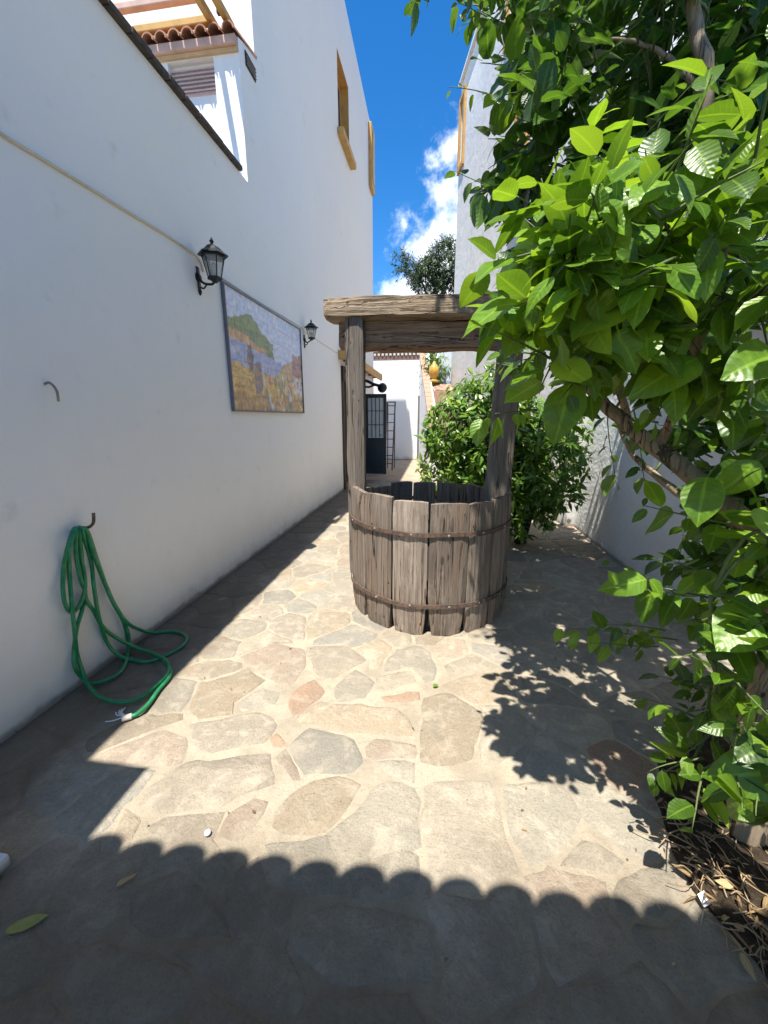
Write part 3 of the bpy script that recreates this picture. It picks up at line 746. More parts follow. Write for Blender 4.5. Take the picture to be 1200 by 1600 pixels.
# black lamp over the far door
lb = empty('door_lamp', (XW, 9.9, 2.25), 'black round headed lamp on an arm above the dark door', 'wall lamp')
g = MB(); g.box((XW + .002, 9.83, 2.18), (XW + .03, 9.97, 2.40), bev=.008); g.build('backplate', IRON, lb)
g = MB(); g.tube(catmull([(XW + .03, 9.9, 2.34), (-1.86, 9.9, 2.37), (-1.68, 9.9, 2.29), (-1.53, 9.9, 2.25)], 5), .035, 8); g.tube([(XW + .03, 9.9, 2.24), (-1.8, 9.9, 2.22), (-1.64, 9.9, 2.27)], .024, 8); g.build('arm', IRON, lb, True)
g = MB(); g.lathe((-1.46, 9.88, 2.20), [(.02, -.13), (.09, -.10), (.115, -.03), (.11, .05), (.07, .10), (.02, .12)], 14, axis=(.35, -1, .1)); g.build('lamp_head', IRON, lb, 'all')

# unseen porch, kept open behind for skylight, whose tiled eave throws the scalloped shade
EZ = 2.70; EY = .955 - .345 * EZ; EX0 = -1.235 - .118 * EZ
ph = empty('tiled_porch', (0, -1, 0), 'barrel tiled porch whose eave throws the scalloped shade over the paving', 'porch')
def ey(x): return EY + .034 * x
EB = -1.7
for px_ in (-1.3, 1.6):
    g = MB(); g.box((px_ - .12, EB + .05, 0), (px_ + .12, EB + .29, EZ + .40)); g.build('pillar', PL, ph)
XE = XR + .2; zb = EZ - .05 + (ey(0) - EB) * .31
g = MB(); P = [(EX0, ey(EX0), EZ - .05), (XE, ey(XE), EZ - .05), (XE, EB, zb), (EX0, EB, zb)]
g.add(P + [(q[0], q[1], q[2] + .03) for q in P], [(3, 2, 1, 0), (4, 5, 6, 7), (0, 1, 5, 4), (1, 2, 6, 5), (2, 3, 7, 6), (3, 0, 4, 7)]); g.build('roof', PL, ph)
x = EX0 + .08
while x < XE:
    g = MB(); n = 8; e_ = ey(x)
    for y, zz in ((e_ + .024 + rnd.uniform(-.006, .006), EZ - .035), (e_ - .5, EZ + .13)):
        for r_ in (.0785, .066):
            for j in range(n + 1): a = math.pi * j / n; g.v.append((x + r_ * math.cos(a), y, zz + r_ * math.sin(a) * 1.95))
    q = n + 1
    for j in range(n):
        g.f += [(j, j + 1, 2 * q + j + 1, 2 * q + j), (q + j + 1, q + j, 3 * q + j, 3 * q + j + 1), (j + 1, j, q + j, q + j + 1)]; g.mi += [0] * 3
    g.build('roof_tile', TERRA, ph, smooth=True); x += .158
cz = 2.72; g = MB(); g.box((XW + .003, -.62, cz - .05), (-1.222 - .118 * cz, 1.245 - .345 * cz, cz))  # slab added out of view to cast the step in the foreground shade
tag(g.build('shade_slab', PL), 'unseen flat white slab added to step the shade beside the porch eave', 'canopy')

# ------------------------------------------------------------------ the well
WC = Vector((-.075, 3.11, 0)); WR = .635; NS = 16
wl = empty('barrel_well', WC, 'weathered wooden barrel well with two posts and a plank top', 'well')
def stave(a0, a1, top, r0, thick, base, taper):
    g = MB(); nz, na = 9, 5
    rows = []
    for iz in range(nz + 1):
        tz = iz / nz; z = base + (top - base) * tz
        sh = 1.0 - taper * max(0, (.28 - tz) / .28) ** 1.5 - .03 * mnoise.noise(Vector((a0 * 9, tz * 4, 1)))
        if iz == nz: sh *= .985
        ring = []
        am, ah = (a0 + a1) / 2, (a1 - a0) / 2 * sh
        for side in (0, 1):
            for j in range(na + 1):
                f_ = j / na * 2 - 1
                if side: f_ = -f_
                a = am + ah * f_
                rr = (r0 * (math.cos(ah) / math.cos(ah * f_) * .45 + .55)) if not side else r0 - thick
                if not side:
                    rr -= .010 * max(0, abs(f_) - .75) / .25 + .004 * mnoise.noise(Vector((a * 11, z * 5, 2)))
                    if iz in (0, nz): rr -= .008
                zz = z
                if iz == nz: zz += .006 * mnoise.noise(Vector((a * 7, side * .4, 4))) - .006 * (abs(f_) ** 4)
                if iz == 0: zz += .006 * mnoise.noise(Vector((a * 9, 2, 7)))
                ring.append((WC.x + rr * math.cos(a), WC.y + rr * math.sin(a), max(zz, .004)))
        rows.append(ring)
    n = len(rows[0])
    for r_ in rows: g.v += r_
    for iz in range(nz):
        for j in range(n): j2 = (j + 1) % n; g.f.append((iz * n + j, iz * n + j2, (iz + 1) * n + j2, (iz + 1) * n + j)); g.mi.append(0)
    for iz in (0, nz):
        o = iz * n
        for j in range(na):
            q = (o + j, o + j + 1, o + n - 2 - j, o + n - 1 - j); g.f.append(q if iz else q[::-1]); g.mi.append(0)
    return g
edge_px = [545, 568, 611, 669, 731, 770, 791]
angs = []
for x in edge_px:                                      # the stave joints one sees, taken as bearings round the barrel
    best = min((abs(proj((WC.x + WR * math.cos(a), WC.y + WR * math.sin(a), .5))[0] - x), a) for a in [math.pi + k * .01 for k in range(0, 315)])
    angs.append(best[1])
angs = sorted(angs)
front = angs[:]
rest = 2 * math.pi - (front[-1] - front[0]); nrest = 10
allang = front + [front[-1] + rest * (k + 1) / nrest for k in range(nrest)]
for i, (a0, a1) in enumerate(zip(allang, allang[1:])):
    top = .955 + rnd.uniform(-.012, .012)
    if i in (0, 1): top += .02
    if i > 6: top -= .045 + rnd.uniform(0, .02)
    gp = .009 + .004 * rnd.random()
    stave(a0 + gp, a1 - gp, top, WR + rnd.uniform(-.004, .004), .05, .004, .10 + .14 * rnd.random()).build('stave', W_STAVE, wl, smooth=True)
for z in (.745, .232):
    g = MB(); n = 64
    for dz in (-.015, .015):
        for r_ in (WR + .003, WR + .010):
            for j in range(n):
                a = 2 * math.pi * j / n
                rr = r_ + .006 * (mnoise.noise(Vector((math.cos(a) * 3, math.sin(a) * 3, z * 5)))) 
                g.v.append((WC.x + rr * math.cos(a), WC.y + rr * math.sin(a), z + dz + .010 * mnoise.noise(Vector((math.cos(a) * 2, math.sin(a) * 2, z * 9)))))
    for j in range(n):
        k = (j + 1) % n
        g.f += [(n + j, n + k, 3 * n + k, 3 * n + j), (k, j, 2 * n + j, 2 * n + k), (2 * n + j, 3 * n + j, 3 * n + k, 2 * n + k), (j, k, n + k, n + j)]; g.mi += [0] * 4
    hp = g.build('hoop', RUST, wl, smooth=True)
    for a0, a1 in zip(front, front[1:]):
        a = (a0 + a1) / 2 + rnd.uniform(-.03, .03)
        g = MB(); c = (WC.x + (WR + .009) * math.cos(a), WC.y + (WR + .009) * math.sin(a), z + rnd.uniform(-.004, .004))
        g.lathe(c, [(.009, 0), (.008, .004), (.003, .006)], 8, axis=(math.cos(a), math.sin(a), 0)); g.build('nail', NAIL, hp)
g = MB(); g.lathe((WC.x, WC.y, .02), [(WR - .06, 0), (WR - .06, .28), (.05, .285)], 24); g.build('well_shaft', DARKIN, wl)
def plank(p, q, w, h, seed, up=(0, 0, 1), n=18, wob=.012, rag=.5, w1=None, h1=None):
    """hewn timber from p to q: an uneven rounded cross-section"""
    p, q = Vector(p), Vector(q); d = (q - p).normalized(); sx = d.cross(Vector(up)).normalized(); uz = sx.cross(d)
    g = MB(); m_ = 14
    w1 = w1 or w; h1 = h1 or h
    for i in range(n + 1):
        t_ = i / n; c = p + (q - p) * t_; ww = w + (w1 - w) * t_; hh = h + (h1 - h) * t_
        e = 1.0 if 0 < i < n else .93
        for j in range(m_):
            a = 2 * math.pi * (j + .5) / m_
            ca, sa = math.cos(a), math.sin(a)
            k = 1 / (abs(ca) ** 8 + abs(sa) ** 8) ** .125
            nz = mnoise.noise(Vector((t_ * 5 + seed, ca * 1.3, sa * 1.3 + seed * 2))) + rag * mnoise.noise(Vector((t_ * 17 + seed, ca * 3, sa * 3)))
            v = c + sx * (ca * k * ww / 2 * e + ca * nz * wob) + uz * (sa * k * hh / 2 * e + sa * nz * wob)
            g.v.append(tuple(v))
    for i in range(n):
        for j in range(m_): j2 = (j + 1) % m_; g.f.append((i * m_ + j, i * m_ + j2, (i + 1) * m_ + j2, (i + 1) * m_ + j)); g.mi.append(0)
    g.f.append(tuple(reversed(range(m_)))); g.f.append(tuple(n * m_ + j for j in range(m_))); g.mi += [0, 0]
    return g
plank((-.645, 3.0, .25), (-.641, 3.0, 2.195), .135, .11, 3, up=(0, 1, 0), wob=.006).build('post', W_POST, wl, smooth=True)
plank((.425, 3.05, .25), (.47, 3.05, 2.19), .205, .09, 9, up=(0, 1, 0), wob=.010, w1=.17).build('post', W_POST, wl, smooth=True)
b0, b1 = ony(505, 479, 2.93), ony(812, 474, 2.93)
plank((b0.x, 3.07, b0.z), (b1.x, 3.07, b1.z + .01), .29, .150, 21, n=34, wob=.015).build('top_plank', W_BEAM, wl, smooth=True)
plank((b0.x + .03, 3.375, b0.z), (b1.x, 3.375, b1.z + .01), .29, .12, 33, n=34, wob=.014).build('top_plank', W_BEAM, wl, smooth=True)
b0, b1 = ony(529, 525, 3.04), ony(812, 523, 3.04)
plank((b0.x, 3.135, b0.z + .012), (b1.x, 3.135, b1.z + .01), .19, .205, 41, n=34, wob=.018).build('cross_log', W_LOG, wl, smooth=True)

# ------------------------------------------------------------------ tile picture, lanterns, cables, hooks
def painting(u_, v_):
    u_, v_ = u_ + .018 * mnoise.noise(Vector((u_ * 14, v_ * 14, 31))) + .008 * mnoise.noise(Vector((u_ * 45, v_ * 45, 33))), v_ + .026 * mnoise.noise(Vector((u_ * 14, v_ * 14, 37))) + .014 * mnoise.noise(Vector((u_ * 45, v_ * 45, 39)))
           # generic riverside landscape, u to the right, v up
    nz = mnoise.noise(Vector((u_ * 5, v_ * 5, 1.0))); n2 = mnoise.noise(Vector((u_ * 17, v_ * 17, 4.0))); n3 = mnoise.noise(Vector((u_ * 40, v_ * 30, 7)))
    sky_ = np.array((.50, .55, .70)) + .05 * n2
    col = sky_
    hill = .74 + .10 * math.exp(-((u_ - .22) / .13) ** 2) - .32 * max(0, u_ - .30) + .03 * nz
    if v_ < hill + .06 * max(0, n2) and u_ < .52: col = np.array((.19, .25, .13)) + .06 * n2
    if u_ < .42 and .60 + .02 * nz - .10 * u_ < v_ < .70 - .22 * u_ + .02 * nz: col = np.array((.52, .31, .17)) + .10 * n2
    riv = .62 - .16 * u_
    if v_ < riv + .02 * nz: col = np.array((.34, .37, .55)) + .06 * n2 + (.08 if nz > .2 else 0)
    if u_ > .62 and v_ < .66 - .45 * (1 - u_) + .04 * nz and v_ > .38: col = np.array((.47, .33, .20)) + .1 * n2
    bank_ = .43 - .18 * u_ + .20 * max(0, u_ - .45) + .05 * nz
    if v_ < bank_:
        col = np.array((.62, .40, .15)) + .12 * n2 + .05 * nz
        if n3 > .28: col = np.array((.34, .26, .13))
        if v_ < .16 + .08 * nz: col = np.array((.40, .26, .14)) + .12 * n2
    for cx_, w_, lo, hi, c in ((.22, .028, .36, .60, (.20, .16, .16)), (.30, .045, .17, .45, (.25, .20, .22)), (.75, .022, .05, .36, (.20, .17, .15)), (.90, .075, .42, .66, (.33, .20, .20)), (.92, .08, .20, .40, (.50, .48, .50)), (.62, .05, .22, .42, (.45, .40, .22))):
        if abs(u_ - cx_ + .02 * n2) < w_ and lo < v_ < hi: col = np.array(c) + .07 * n2
    if v_ < bank_ + .02 and u_ > .36:
        f_ = mnoise.noise(Vector((u_ * 26, v_ * 9, 12)))
        if f_ > .16: col = np.array(((.62, .50, .36), (.30, .20, .16), (.50, .52, .56), (.45, .22, .16))[int((u_ * 13 + v_ * 5)) % 4]) + .06 * n2
        elif f_ < -.28: col = np.array((.24, .26, .16))
    if .05 < u_ < .34 and v_ < bank_ and mnoise.noise(Vector((u_ * 6, v_ * 48, 3))) > .2: col = np.array((.40, .24, .10))
    n4 = mnoise.noise(Vector((u_ * 70, v_ * 45, 2))); h_ = np.array((.10, .02, -.09)) * (n2 + .6 * n4)
    col = col * (1.18 + .35 * n3) + h_ + .07 * n4
    gy = col.mean(); col = gy + (col - gy) * .98 + np.array((.03, .015, -.005))
    return np.clip(col, .05, .85)
TILE, t, b = mat('glazed_tile', (.5, .5, .5), .4)
ca = N(t, 'ShaderNodeVertexColor', layer_name='paint'); L(t, ca.outputs[0], b.inputs['Base Color'])
tp = empty('tile_picture', (XW, 4.64, 2.1), 'painted ceramic tile picture of a riverside landscape on the white wall', 'tile picture')
Y0, Y1, Z0, Z1 = 3.645, 5.640, 1.555, 2.690
g = MB(); fw = .014
g.box((XW + .002, Y0, Z0), (XW + .034, Y0 + fw, Z1)); g.box((XW + .002, Y1 - fw, Z0), (XW + .034, Y1, Z1))
g.box((XW + .002, Y0 + fw, Z0), (XW + .033, Y1 - fw, Z0 + fw)); g.box((XW + .002, Y0 + fw, Z1 - fw), (XW + .033, Y1 - fw, Z1))
g.build('frame', simple('slate_border', (.16, .155, .185), .45, 0, .25, 20), tp)
g = MB(); g.box((XW + .002, Y0 + fw, Z0 + fw), (XW + .012, Y1 - fw, Z1 - fw)); g.build('grout', simple('grout', (.40, .38, .36), .9), tp)
NTX, NTZ, NQ = 13, 7, 13
tw, tz = (Y1 - Y0 - 2 * fw) / NTX, (Z1 - Z0 - 2 * fw) / NTZ
for i in range(NTX):
    for j in range(NTZ):
        y0 = Y0 + fw + i * tw + .001; z0 = Z0 + fw + j * tz + .001; y1 = y0 + tw - .002; z1 = z0 + tz - .002
        xo = XW + .020 + rnd.uniform(-.0006, .0006); tl = rnd.uniform(-.0010, .0010)
        vs = []; cols = []
        for a in range(NQ + 1):
            for c in range(NQ + 1):
                yy, zz = y0 + (y1 - y0) * a / NQ, z0 + (z1 - z0) * c / NQ
                vs.append((xo + tl * (a / NQ - .5), yy, zz)); cols.append(painting((yy - Y0) / (Y1 - Y0), (zz - Z0) / (Z1 - Z0)))
        fs = [(a * (NQ + 1) + c, (a + 1) * (NQ + 1) + c, (a + 1) * (NQ + 1) + c + 1, a * (NQ + 1) + c + 1) for a in range(NQ) for c in range(NQ)]
        nb_ = len(vs); vs += [(XW + .013, y0, z0), (XW + .013, y1, z0), (XW + .013, y1, z1), (XW + .013, y0, z1)]; cols += [np.array((.4, .36, .3))] * 4
        q = NQ + 1; cr = [0, NQ * q, NQ * q + NQ, NQ]
        fs += [(cr[(k + 1) % 4], cr[k], nb_ + k, nb_ + (k + 1) % 4) for k in range(4)]
        mb = MB(); mb.add(vs, fs); o = mb.build('tile', TILE, tp)
        lay = o.data.color_attributes.new('paint', 'FLOAT_COLOR', 'POINT')
        lay.data.foreach_set('color', np.array([[*c, 1.0] for c in cols], dtype=np.float32).ravel())

def lantern(name, base, out, body_z, sc, label, finish, n=6, globe=False):
    """wall lantern: backplate and curled arm carrying a glazed body under a flared cap"""
    bx, by, bz = base
    lt = empty(name, base, label, 'wall lantern', 'black iron lanterns along the white wall')
    g = MB(); g.lathe((bx + .002, by, bz), [(.048 * sc, 0), (.046 * sc, .010), (.030 * sc, .020), (.012, .024)], 16, axis=(1, 0, 0))
    g.box((bx + .002, by - .022 * sc, bz - .115 * sc), (bx + .014, by + .022 * sc, bz + .10 * sc), bev=.005)
    g.lathe((bx + .008, by, bz - .135 * sc), [(.004, -.03 * sc), (.016 * sc, -.01 * sc), (.020 * sc, .01 * sc), (.008, .03 * sc)], 10); g.build('backplate', IRON, lt, True)
    cx, cz_ = bx + out, body_z
    g = MB(); g.tube(catmull([(bx + .02, by, bz - .02 * sc), (bx + out * .35, by, bz - .055 * sc), (bx + out * .8, by, cz_ - .045 * sc), (cx, by, cz_ - .012)], 6), .012 * sc, 8)
    g.tube(catmull([(bx + .02, by, bz - .09 * sc), (bx + out * .3, by, bz - .10 * sc), (bx + out * .5, by, bz - .065 * sc)], 6), .008 * sc, 8); g.build('arm', IRON, lt, True)
    H, rb, rt_ = .20 * sc, .062 * sc, .108 * sc
    g = MB(); g.lathe((cx, by, cz_), [(.02 * sc, -.035 * sc), (.045 * sc, -.015 * sc), (rb + .008, -.004), (rb + .008, .012), (rb, .014)], n, rot=.3); g.build('base_cup', IRON, lt)
    g = MB(); g.lathe((cx, by, cz_), [(rb - .004, .015), (rt_ - .005, H)], n, rot=.3); g.build('glass', LGLASS, lt)
    g = MB()
    for k in range(n):
        a = 2 * math.pi * k / n + .3
        g.tube([(cx + rb * math.cos(a), by + rb * math.sin(a), cz_ + .008), (cx + rt_ * math.cos(a), by + rt_ * math.sin(a), cz_ + H)], .0055 * sc, 6)
    for r_, z in ((rt_, H), ):
        g.lathe((cx, by, cz_), [(r_ + .003, z - .006), (r_ + .006, z + .004), (r_ - .012, z + .006)], n, rot=.3)
    g.build('frame', IRON, lt)
    g = MB(); g.lathe((cx, by, cz_ + H), [(rt_ * 1.38, .008), (rt_ * 1.36, .016), (rt_ * 1.0, .045 * sc), (rt_ * .62, .085 * sc), (rt_ * .42, .098 * sc), (.02 * sc, .11 * sc)], n, rot=.3); cp = g.build('cap', finish, lt)
    g = MB(); g.lathe((cx, by, cz_ + H + .108 * sc), [(.018 * sc, 0), (.012 * sc, .012 * sc), (.022 * sc, .03 * sc), (.012 * sc, .048 * sc), (.004, .065 * sc)], 10); g.build('finial', finish, cp, True)
    g = MB(); g.lathe((cx, by, cz_), [(.016 * sc, .012), (.016 * sc, .06 * sc), (.028 * sc, .08 * sc), (.03 * sc, .12 * sc), (.012 * sc, .15 * sc)], 12); g.build('bulb', simple('bulb_white', (.75, .73, .66), .3), lt, 'all')
    return lt
p1 = onx(309, 434, XW); p2 = ony(336, 436, p1.y)
lantern('wall_lantern', (XW, p1.y, p1.z), p2.x - XW, p2.z, .80, 'larger black lantern with a flared cap above the corner of the tile picture', IRON_CAP)
p1 = onx(475, 531, XW); p2 = ony(487, 529, p1.y)
lantern('wall_lantern', (XW, p1.y, p1.z), p2.x - XW, p2.z, .68, 'smaller black lantern between the tile picture and the doorway', IRON)
g = MB(); pts = [onx(x, y, XW + .008) for x, y in ((-60, 168), (0, 208), (110, 275), (200, 331), (270, 374), (309, 403), (318, 425))]
g.tube(catmull(pts, 6), .0085, 8); tag(g.build('wall_cable', CABLE, smooth='all'), 'beige cable running along the white wall to the larger lantern', 'cable')
g = MB(); pts = [onx(x, y, XW + .005) for x, y in ((343, 432), (405, 472), (466, 509), (478, 520))] + [onx(x, y, XW + .005) for x, y in ((490, 528), (510, 541), (527, 552))]
g.tube(catmull(pts, 5), .006, 6); tag(g.build('wall_cable', CABLE_W, smooth='all'), 'thin painted cable over the tile picture linking the two lanterns', 'cable')
g = MB(); h0 = onx(70, 600, XW); g.tube(catmull([(XW - .002, h0.y, h0.z), (XW + .03, h0.y, h0.z + .005), (XW + .05, h0.y + .01, h0.z - .03), (XW + .045, h0.y + .015, h0.z - .085)], 5), .0065, 8)
tag(g.build('wall_hook', STEEL, smooth='all'), 'bent grey metal hook alone high on the white wall', 'hook')
hk = onx(137, 822, XW + .05)
g = MB(); g.tube(catmull([(XW - .002, hk.y - .005, hk.z - .005), (XW + .05, hk.y, hk.z - .008), (XW + .085, hk.y + .005, hk.z + .02), (XW + .09, hk.y + .012, hk.z + .075)], 6), .0085, 8)
tag(g.build('hose_hook', RUST, smooth='all'), 'rusty iron hook in the wall holding up the green hose', 'hook')

# ------------------------------------------------------------------ the hose
SS = [
    [(290, 225), (250, 205), (205, 330), (175, 480), (170, 620), (190, 740), (235, 785), (290, 730), (325, 600), (300, 420), (265, 280), (280, 220)],
    [(265, 210), (215, 340), (215, 500), (230, 700), (250, 900), (270, 1080), (320, 1230), (350, 1280), (440, 1270), (560, 1210), (610, 1120), (622, 1000), (590, 850), (520, 720), (450, 560), (380, 380), (320, 225)],
    [(270, 212), (262, 380), (295, 560), (325, 650), (300, 780), (265, 900), (248, 1050), (255, 1170), (320, 1260), (420, 1370), (560, 1410), (680, 1390), (800, 1310), (890, 1220), (900, 1140), (830, 1085), (700, 1040), (560, 975), (450, 890), (385, 780), (330, 690), (320, 560), (300, 400), (290, 225)],
    [(330, 225), (400, 420), (470, 600), (540, 750), (620, 860), (720, 912), (820, 930), (950, 920), (1030, 960), (1000, 1020), (900, 1080), (760, 1130), (640, 1120), (540, 1070), (470, 980), (420, 820), (385, 600), (368, 450), (310, 225)],
    [(345, 235), (420, 460), (500, 680), (570, 800), (620, 920), (645, 1015), (760, 1060), (860, 1110), (915, 1180), (905, 1240), (830, 1330), (760, 1430), (690, 1490), (630, 1512)]]
HP = []
for k, st in enumerate(SS):
    for j, (zx, zy) in enumerate(st):
        x, y = 60 + zx / 4.446, 780 + zy / 4.446
        off = .022 + .014 * ((k * 2 + (j % 3)) % 4)
        w = onx(x, y, XW + off)
        if zy < 300: w = onx(x, y, XW + .022 + .013 * k)
        fl = onz(x, y, .014 + .010 * (k % 3))
        HP.append(w if w.z > .03 else fl)
hose = empty('garden_hose', (XW + .1, 1.95, 0), 'green garden hose looped over a wall hook and trailing on the paving', 'hose')
g = MB(); hp_ = catmull(HP, 7)
for p in hp_: p.z = max(p.z, .0145); p.x = max(p.x, XW + .014)
g.tube(hp_, .0110, 9); g.build('tube', HOSE, hose, 'all')
g = MB(); e0, e1_ = hp_[-3], hp_[-1]; dd = (e1_ - e0).normalized(); dd.z = 0
g.tube([e1_ - dd * .012, e1_ + dd * .03], .0155, 10); g.build('hose_end', CABLE, hose, True)
g = MB()
for k in range(5):
    a = rnd.uniform(-1.2, 1.2); d2 = Vector((dd.x * math.cos(a) - dd.y * math.sin(a), dd.x * math.sin(a) + dd.y * math.cos(a), 0)); s_ = e1_ + dd * .012
    g.tube(catmull([s_ + Vector((0, 0, .012)), s_ + d2 * .05 + Vector((0, 0, .006)), s_ + d2 * .09 + Vector((d2.y, -d2.x, 0)) * .03 + Vector((0, 0, -.006))], 4), .003, 5)
g.build('tie_string', CARD, hose, True)

# ------------------------------------------------------------------ leaves, tree, shrubs
def leaf_mesh(ts, hw, nx, fold, curl, wave, ph_):
    vs = []; fs = []; rows = []; bend = .16 * math.sin(ph_ * 2.1) if wave else 0; tw_ = .30 * math.cos(ph_ * 1.7) if wave else 0
    for t_, w in zip(ts, hw):
        if w == 0: rows.append([len(vs)]); vs.append((bend * t_ * t_, t_, -curl * t_ * t_)); continue
        r_ = []
        for i in range(nx):
            f_ = i / (nx - 1) * 2 - 1
            z = fold * abs(f_) * w - curl * t_ * t_ + wave * math.sin(t_ * 9 + ph_ + (2 if f_ > 0 else 0)) * abs(f_) ** 2 - .10 * w * (f_ ** 4)
            z += tw_ * t_ * f_ * w * 1.5; r_.append(len(vs)); vs.append((f_ * w + bend * t_ * t_, t_, z))
        rows.append(r_)
    for a, b_ in zip(rows, rows[1:]):
        if len(a) == 1:
            for i in range(nx - 1): fs.append((a[0], b_[i + 1], b_[i]))
        elif len(b_) == 1:
            for i in range(nx - 1): fs.append((a[i], a[i + 1], b_[0]))
        else:
            for i in range(nx - 1): fs.append((a[i], a[i + 1], b_[i + 1], b_[i]))
    return np.array(vs), fs
T_HI = [0, .03, .10, .22, .38, .55, .70, .83, .93, 1.0]; W_HI = [0, .095, .200, .285, .315, .290, .225, .140, .055, 0]
T_LO = [0, .10, .34, .62, .85, 1.0]; W_LO = [0, .18, .30, .265, .12, 0]
T_BU = [0, .25, .55, 1.0]; W_BU = [0, .15, .16, 0]
HI = [leaf_mesh(T_HI, [w * s_ for w in W_HI], 5, f_, c, .030, k * 1.3) for k, (s_, f_, c) in enumerate(((1, .24, .24), (.92, .15, .38), (1.05, .36, .14), (1.0, .10, .48), (1.1, .20, .08), (.88, .30, .32)))]
LO = [leaf_mesh(T_LO, W_LO, 3, .35, .2, 0, 0), leaf_mesh(T_LO, W_LO, 3, .2, .35, 0, 0)]
BU = [leaf_mesh(T_BU, W_BU, 3, .3, .15, 0, 0), leaf_mesh(T_BU, W_BU, 3, .2, .3, 0, 0)]
def frame(d, n):
    d = d / (np.linalg.norm(d) + 1e-9); n = n - d * (n @ d); n = n / (np.linalg.norm(n) + 1e-9); x = np.cross(d, n)
    return np.stack([x, d, n], 1)
def blade_attr(me, ts, hw, nx, reps=1):
    A = []
    for t_, w in zip(ts, hw):
        if w == 0: A.append((0, t_, 1))
        else: A += [(i / (nx - 1) * 2 - 1, t_, 1) for i in range(nx)]
    at = me.attributes.new('blade', 'FLOAT_VECTOR', 'POINT'); at.data.foreach_set('vector', np.tile(np.array(A, dtype=np.float32), (reps, 1)).ravel())
class Leaves:
    """many leaves, kept as (base, axis, normal, length)"""
    def __init__(s): s.L = []
    def add(s, b_, d, n, l, w=1.0): s.L.append((np.array(b_, float), np.array(d, float), np.array(n, float), float(l), w))
    def mass(s, items, name, material, parent, forms, rs):
        off = np.array(parent_origin(parent)[:]); V = []; FF = []; tone = []; o = 0
        for b_, d, n, l, w in items:
            vs, fs = forms[rs.randint(len(forms))]; M_ = frame(d, n)
            v = (vs * np.array([w, 1, 1])) @ M_.T * l + b_ - off; V.append(v); FF += [tuple(i + o for i in f) for f in fs]; o += len(v); tone += [rs.rand()] * len(v)
        me = bpy.data.meshes.new(name); me.from_pydata(np.concatenate(V).tolist(), [], FF); me.materials.append(material)
        me.polygons.foreach_set('use_smooth', [True] * len(me.polygons))
        at = me.attributes.new('tone', 'FLOAT', 'POINT'); at.data.foreach_set('value', np.array(tone, dtype=np.float32))
        if forms is LO: blade_attr(me, T_LO, W_LO, 3, len(items))
        ob = bpy.data.objects.new(name, me); COL.objects.link(ob); ob.parent = parent; tag(ob, kind='stuff'); return ob
_lm = {}
def leaf_obj(item, k, material, parent, name='leaf'):
    key = (k, material.name)
    if key not in _lm:
        me = bpy.data.meshes.new('leaf'); me.from_pydata(HI[k][0].tolist(), [], HI[k][1]); me.materials.append(material)
        me.polygons.foreach_set('use_smooth', [True] * len(me.polygons)); blade_attr(me, T_HI, W_HI, 5); _lm[key] = me
    b_, d, n, l, w = item; ob = bpy.data.objects.new(name, _lm[key]); COL.objects.link(ob)
    ob.parent = parent; M_ = frame(d, n); mm = Matrix.Identity(4); off = parent_origin(parent)
    for i in range(3):
        for j in range(3): mm[i][j] = M_[i, j] * l * (w if j == 0 else 1)
        mm[i][3] = b_[i] - off[i]
    ob.matrix_basis = mm; return ob
rs = np.random.RandomState(5)
def rv(): v = rs.normal(size=3); return v / np.linalg.norm(v)
def shoot(LS, tw, base, d, length, n, size, droop=.25, up=1.0, r0=.004, spread=.9, w=1.0):
    """a twig with alternate leaves; leaves shine upwards and droop at the tip"""
    base = np.array(base, float); d = np.array(d, float); d /= np.linalg.norm(d); pts = [base]; dd = d.copy(); st = length / 6
    for i in range(6):
        dd = dd + rv() * .10 + np.array([0, 0, -.02]); dd /= np.linalg.norm(dd); pts.append(pts[-1] + dd * st)
    tw.tube([tuple(p) for p in pts], [r0 * (1 - .11 * i) for i in range(7)], 5)
    for i in range(n):
        t_ = (i + .6) / n * 6; k = min(int(t_), 5); p = pts[k] + (pts[k + 1] - pts[k]) * (t_ - k); ax = pts[k + 1] - pts[k]; ax /= np.linalg.norm(ax)
        side = np.cross(ax, rv()); side /= np.linalg.norm(side) + 1e-9
        ld_ = ax * (.35 + .5 * (i == n - 1)) + side * spread + np.array([0, 0, -droop * rs.rand() * 1.6]) + rv() * .15
        nn = np.array([-.10, -.28, up]) + rv() * .62
        ls = size * (.42 + .78 * rs.rand()) * (1.0 if i < n - 1 else .75)
        ls = min(ls, .115 * max(.3, float((Vector(p) - CPOS).dot(CZ_))))      # the ones that reach out nearest are young and small
        LS.add(p + ld_ / np.linalg.norm(ld_) * .012, ld_, nn, ls, w * rs.uniform(.78, 1.2))
def limb(mb, pts, r0, r1, n=10):
    P = catmull(pts, 6); m_ = len(P)
    for i, p in enumerate(P): p.x += .010 * mnoise.noise(Vector((i * .45, r0 * 90, 1))); p.y += .010 * mnoise.noise(Vector((i * .45, r0 * 90, 5)))
    mb.tube(P, [r0 + (r1 - r0) * i / (m_ - 1) for i in range(m_)], n); return P
TB = Vector((1.14, 1.27, 0))
lt = empty('lemon_tree', TB, 'leafy lemon tree with big glossy leaves leaning over the sunny paving', 'tree')
g = MB(); limbs = []
fork = Vector((1.16, 1.42, 1.02))
limbs.append(limb(g, [TB + Vector((0, 0, -.04)), (1.12, 1.30, .35), (1.17, 1.36, .75), fork], .062, .05))
g.build('trunk', BARK, lt, 'all')
def branch(pts, r0, r1, material=BARK):
    g = MB(); P = limb(g, pts, r0, r1); g.build('branch', material, lt, 'all'); limbs.append(P); return P
branch([fork, ony(1190, 838, 1.36), ony(1085, 748, 1.38), ony(985, 668, 1.43), ony(930, 615, 1.50), ony(870, 540, 1.6)], .040, .014)
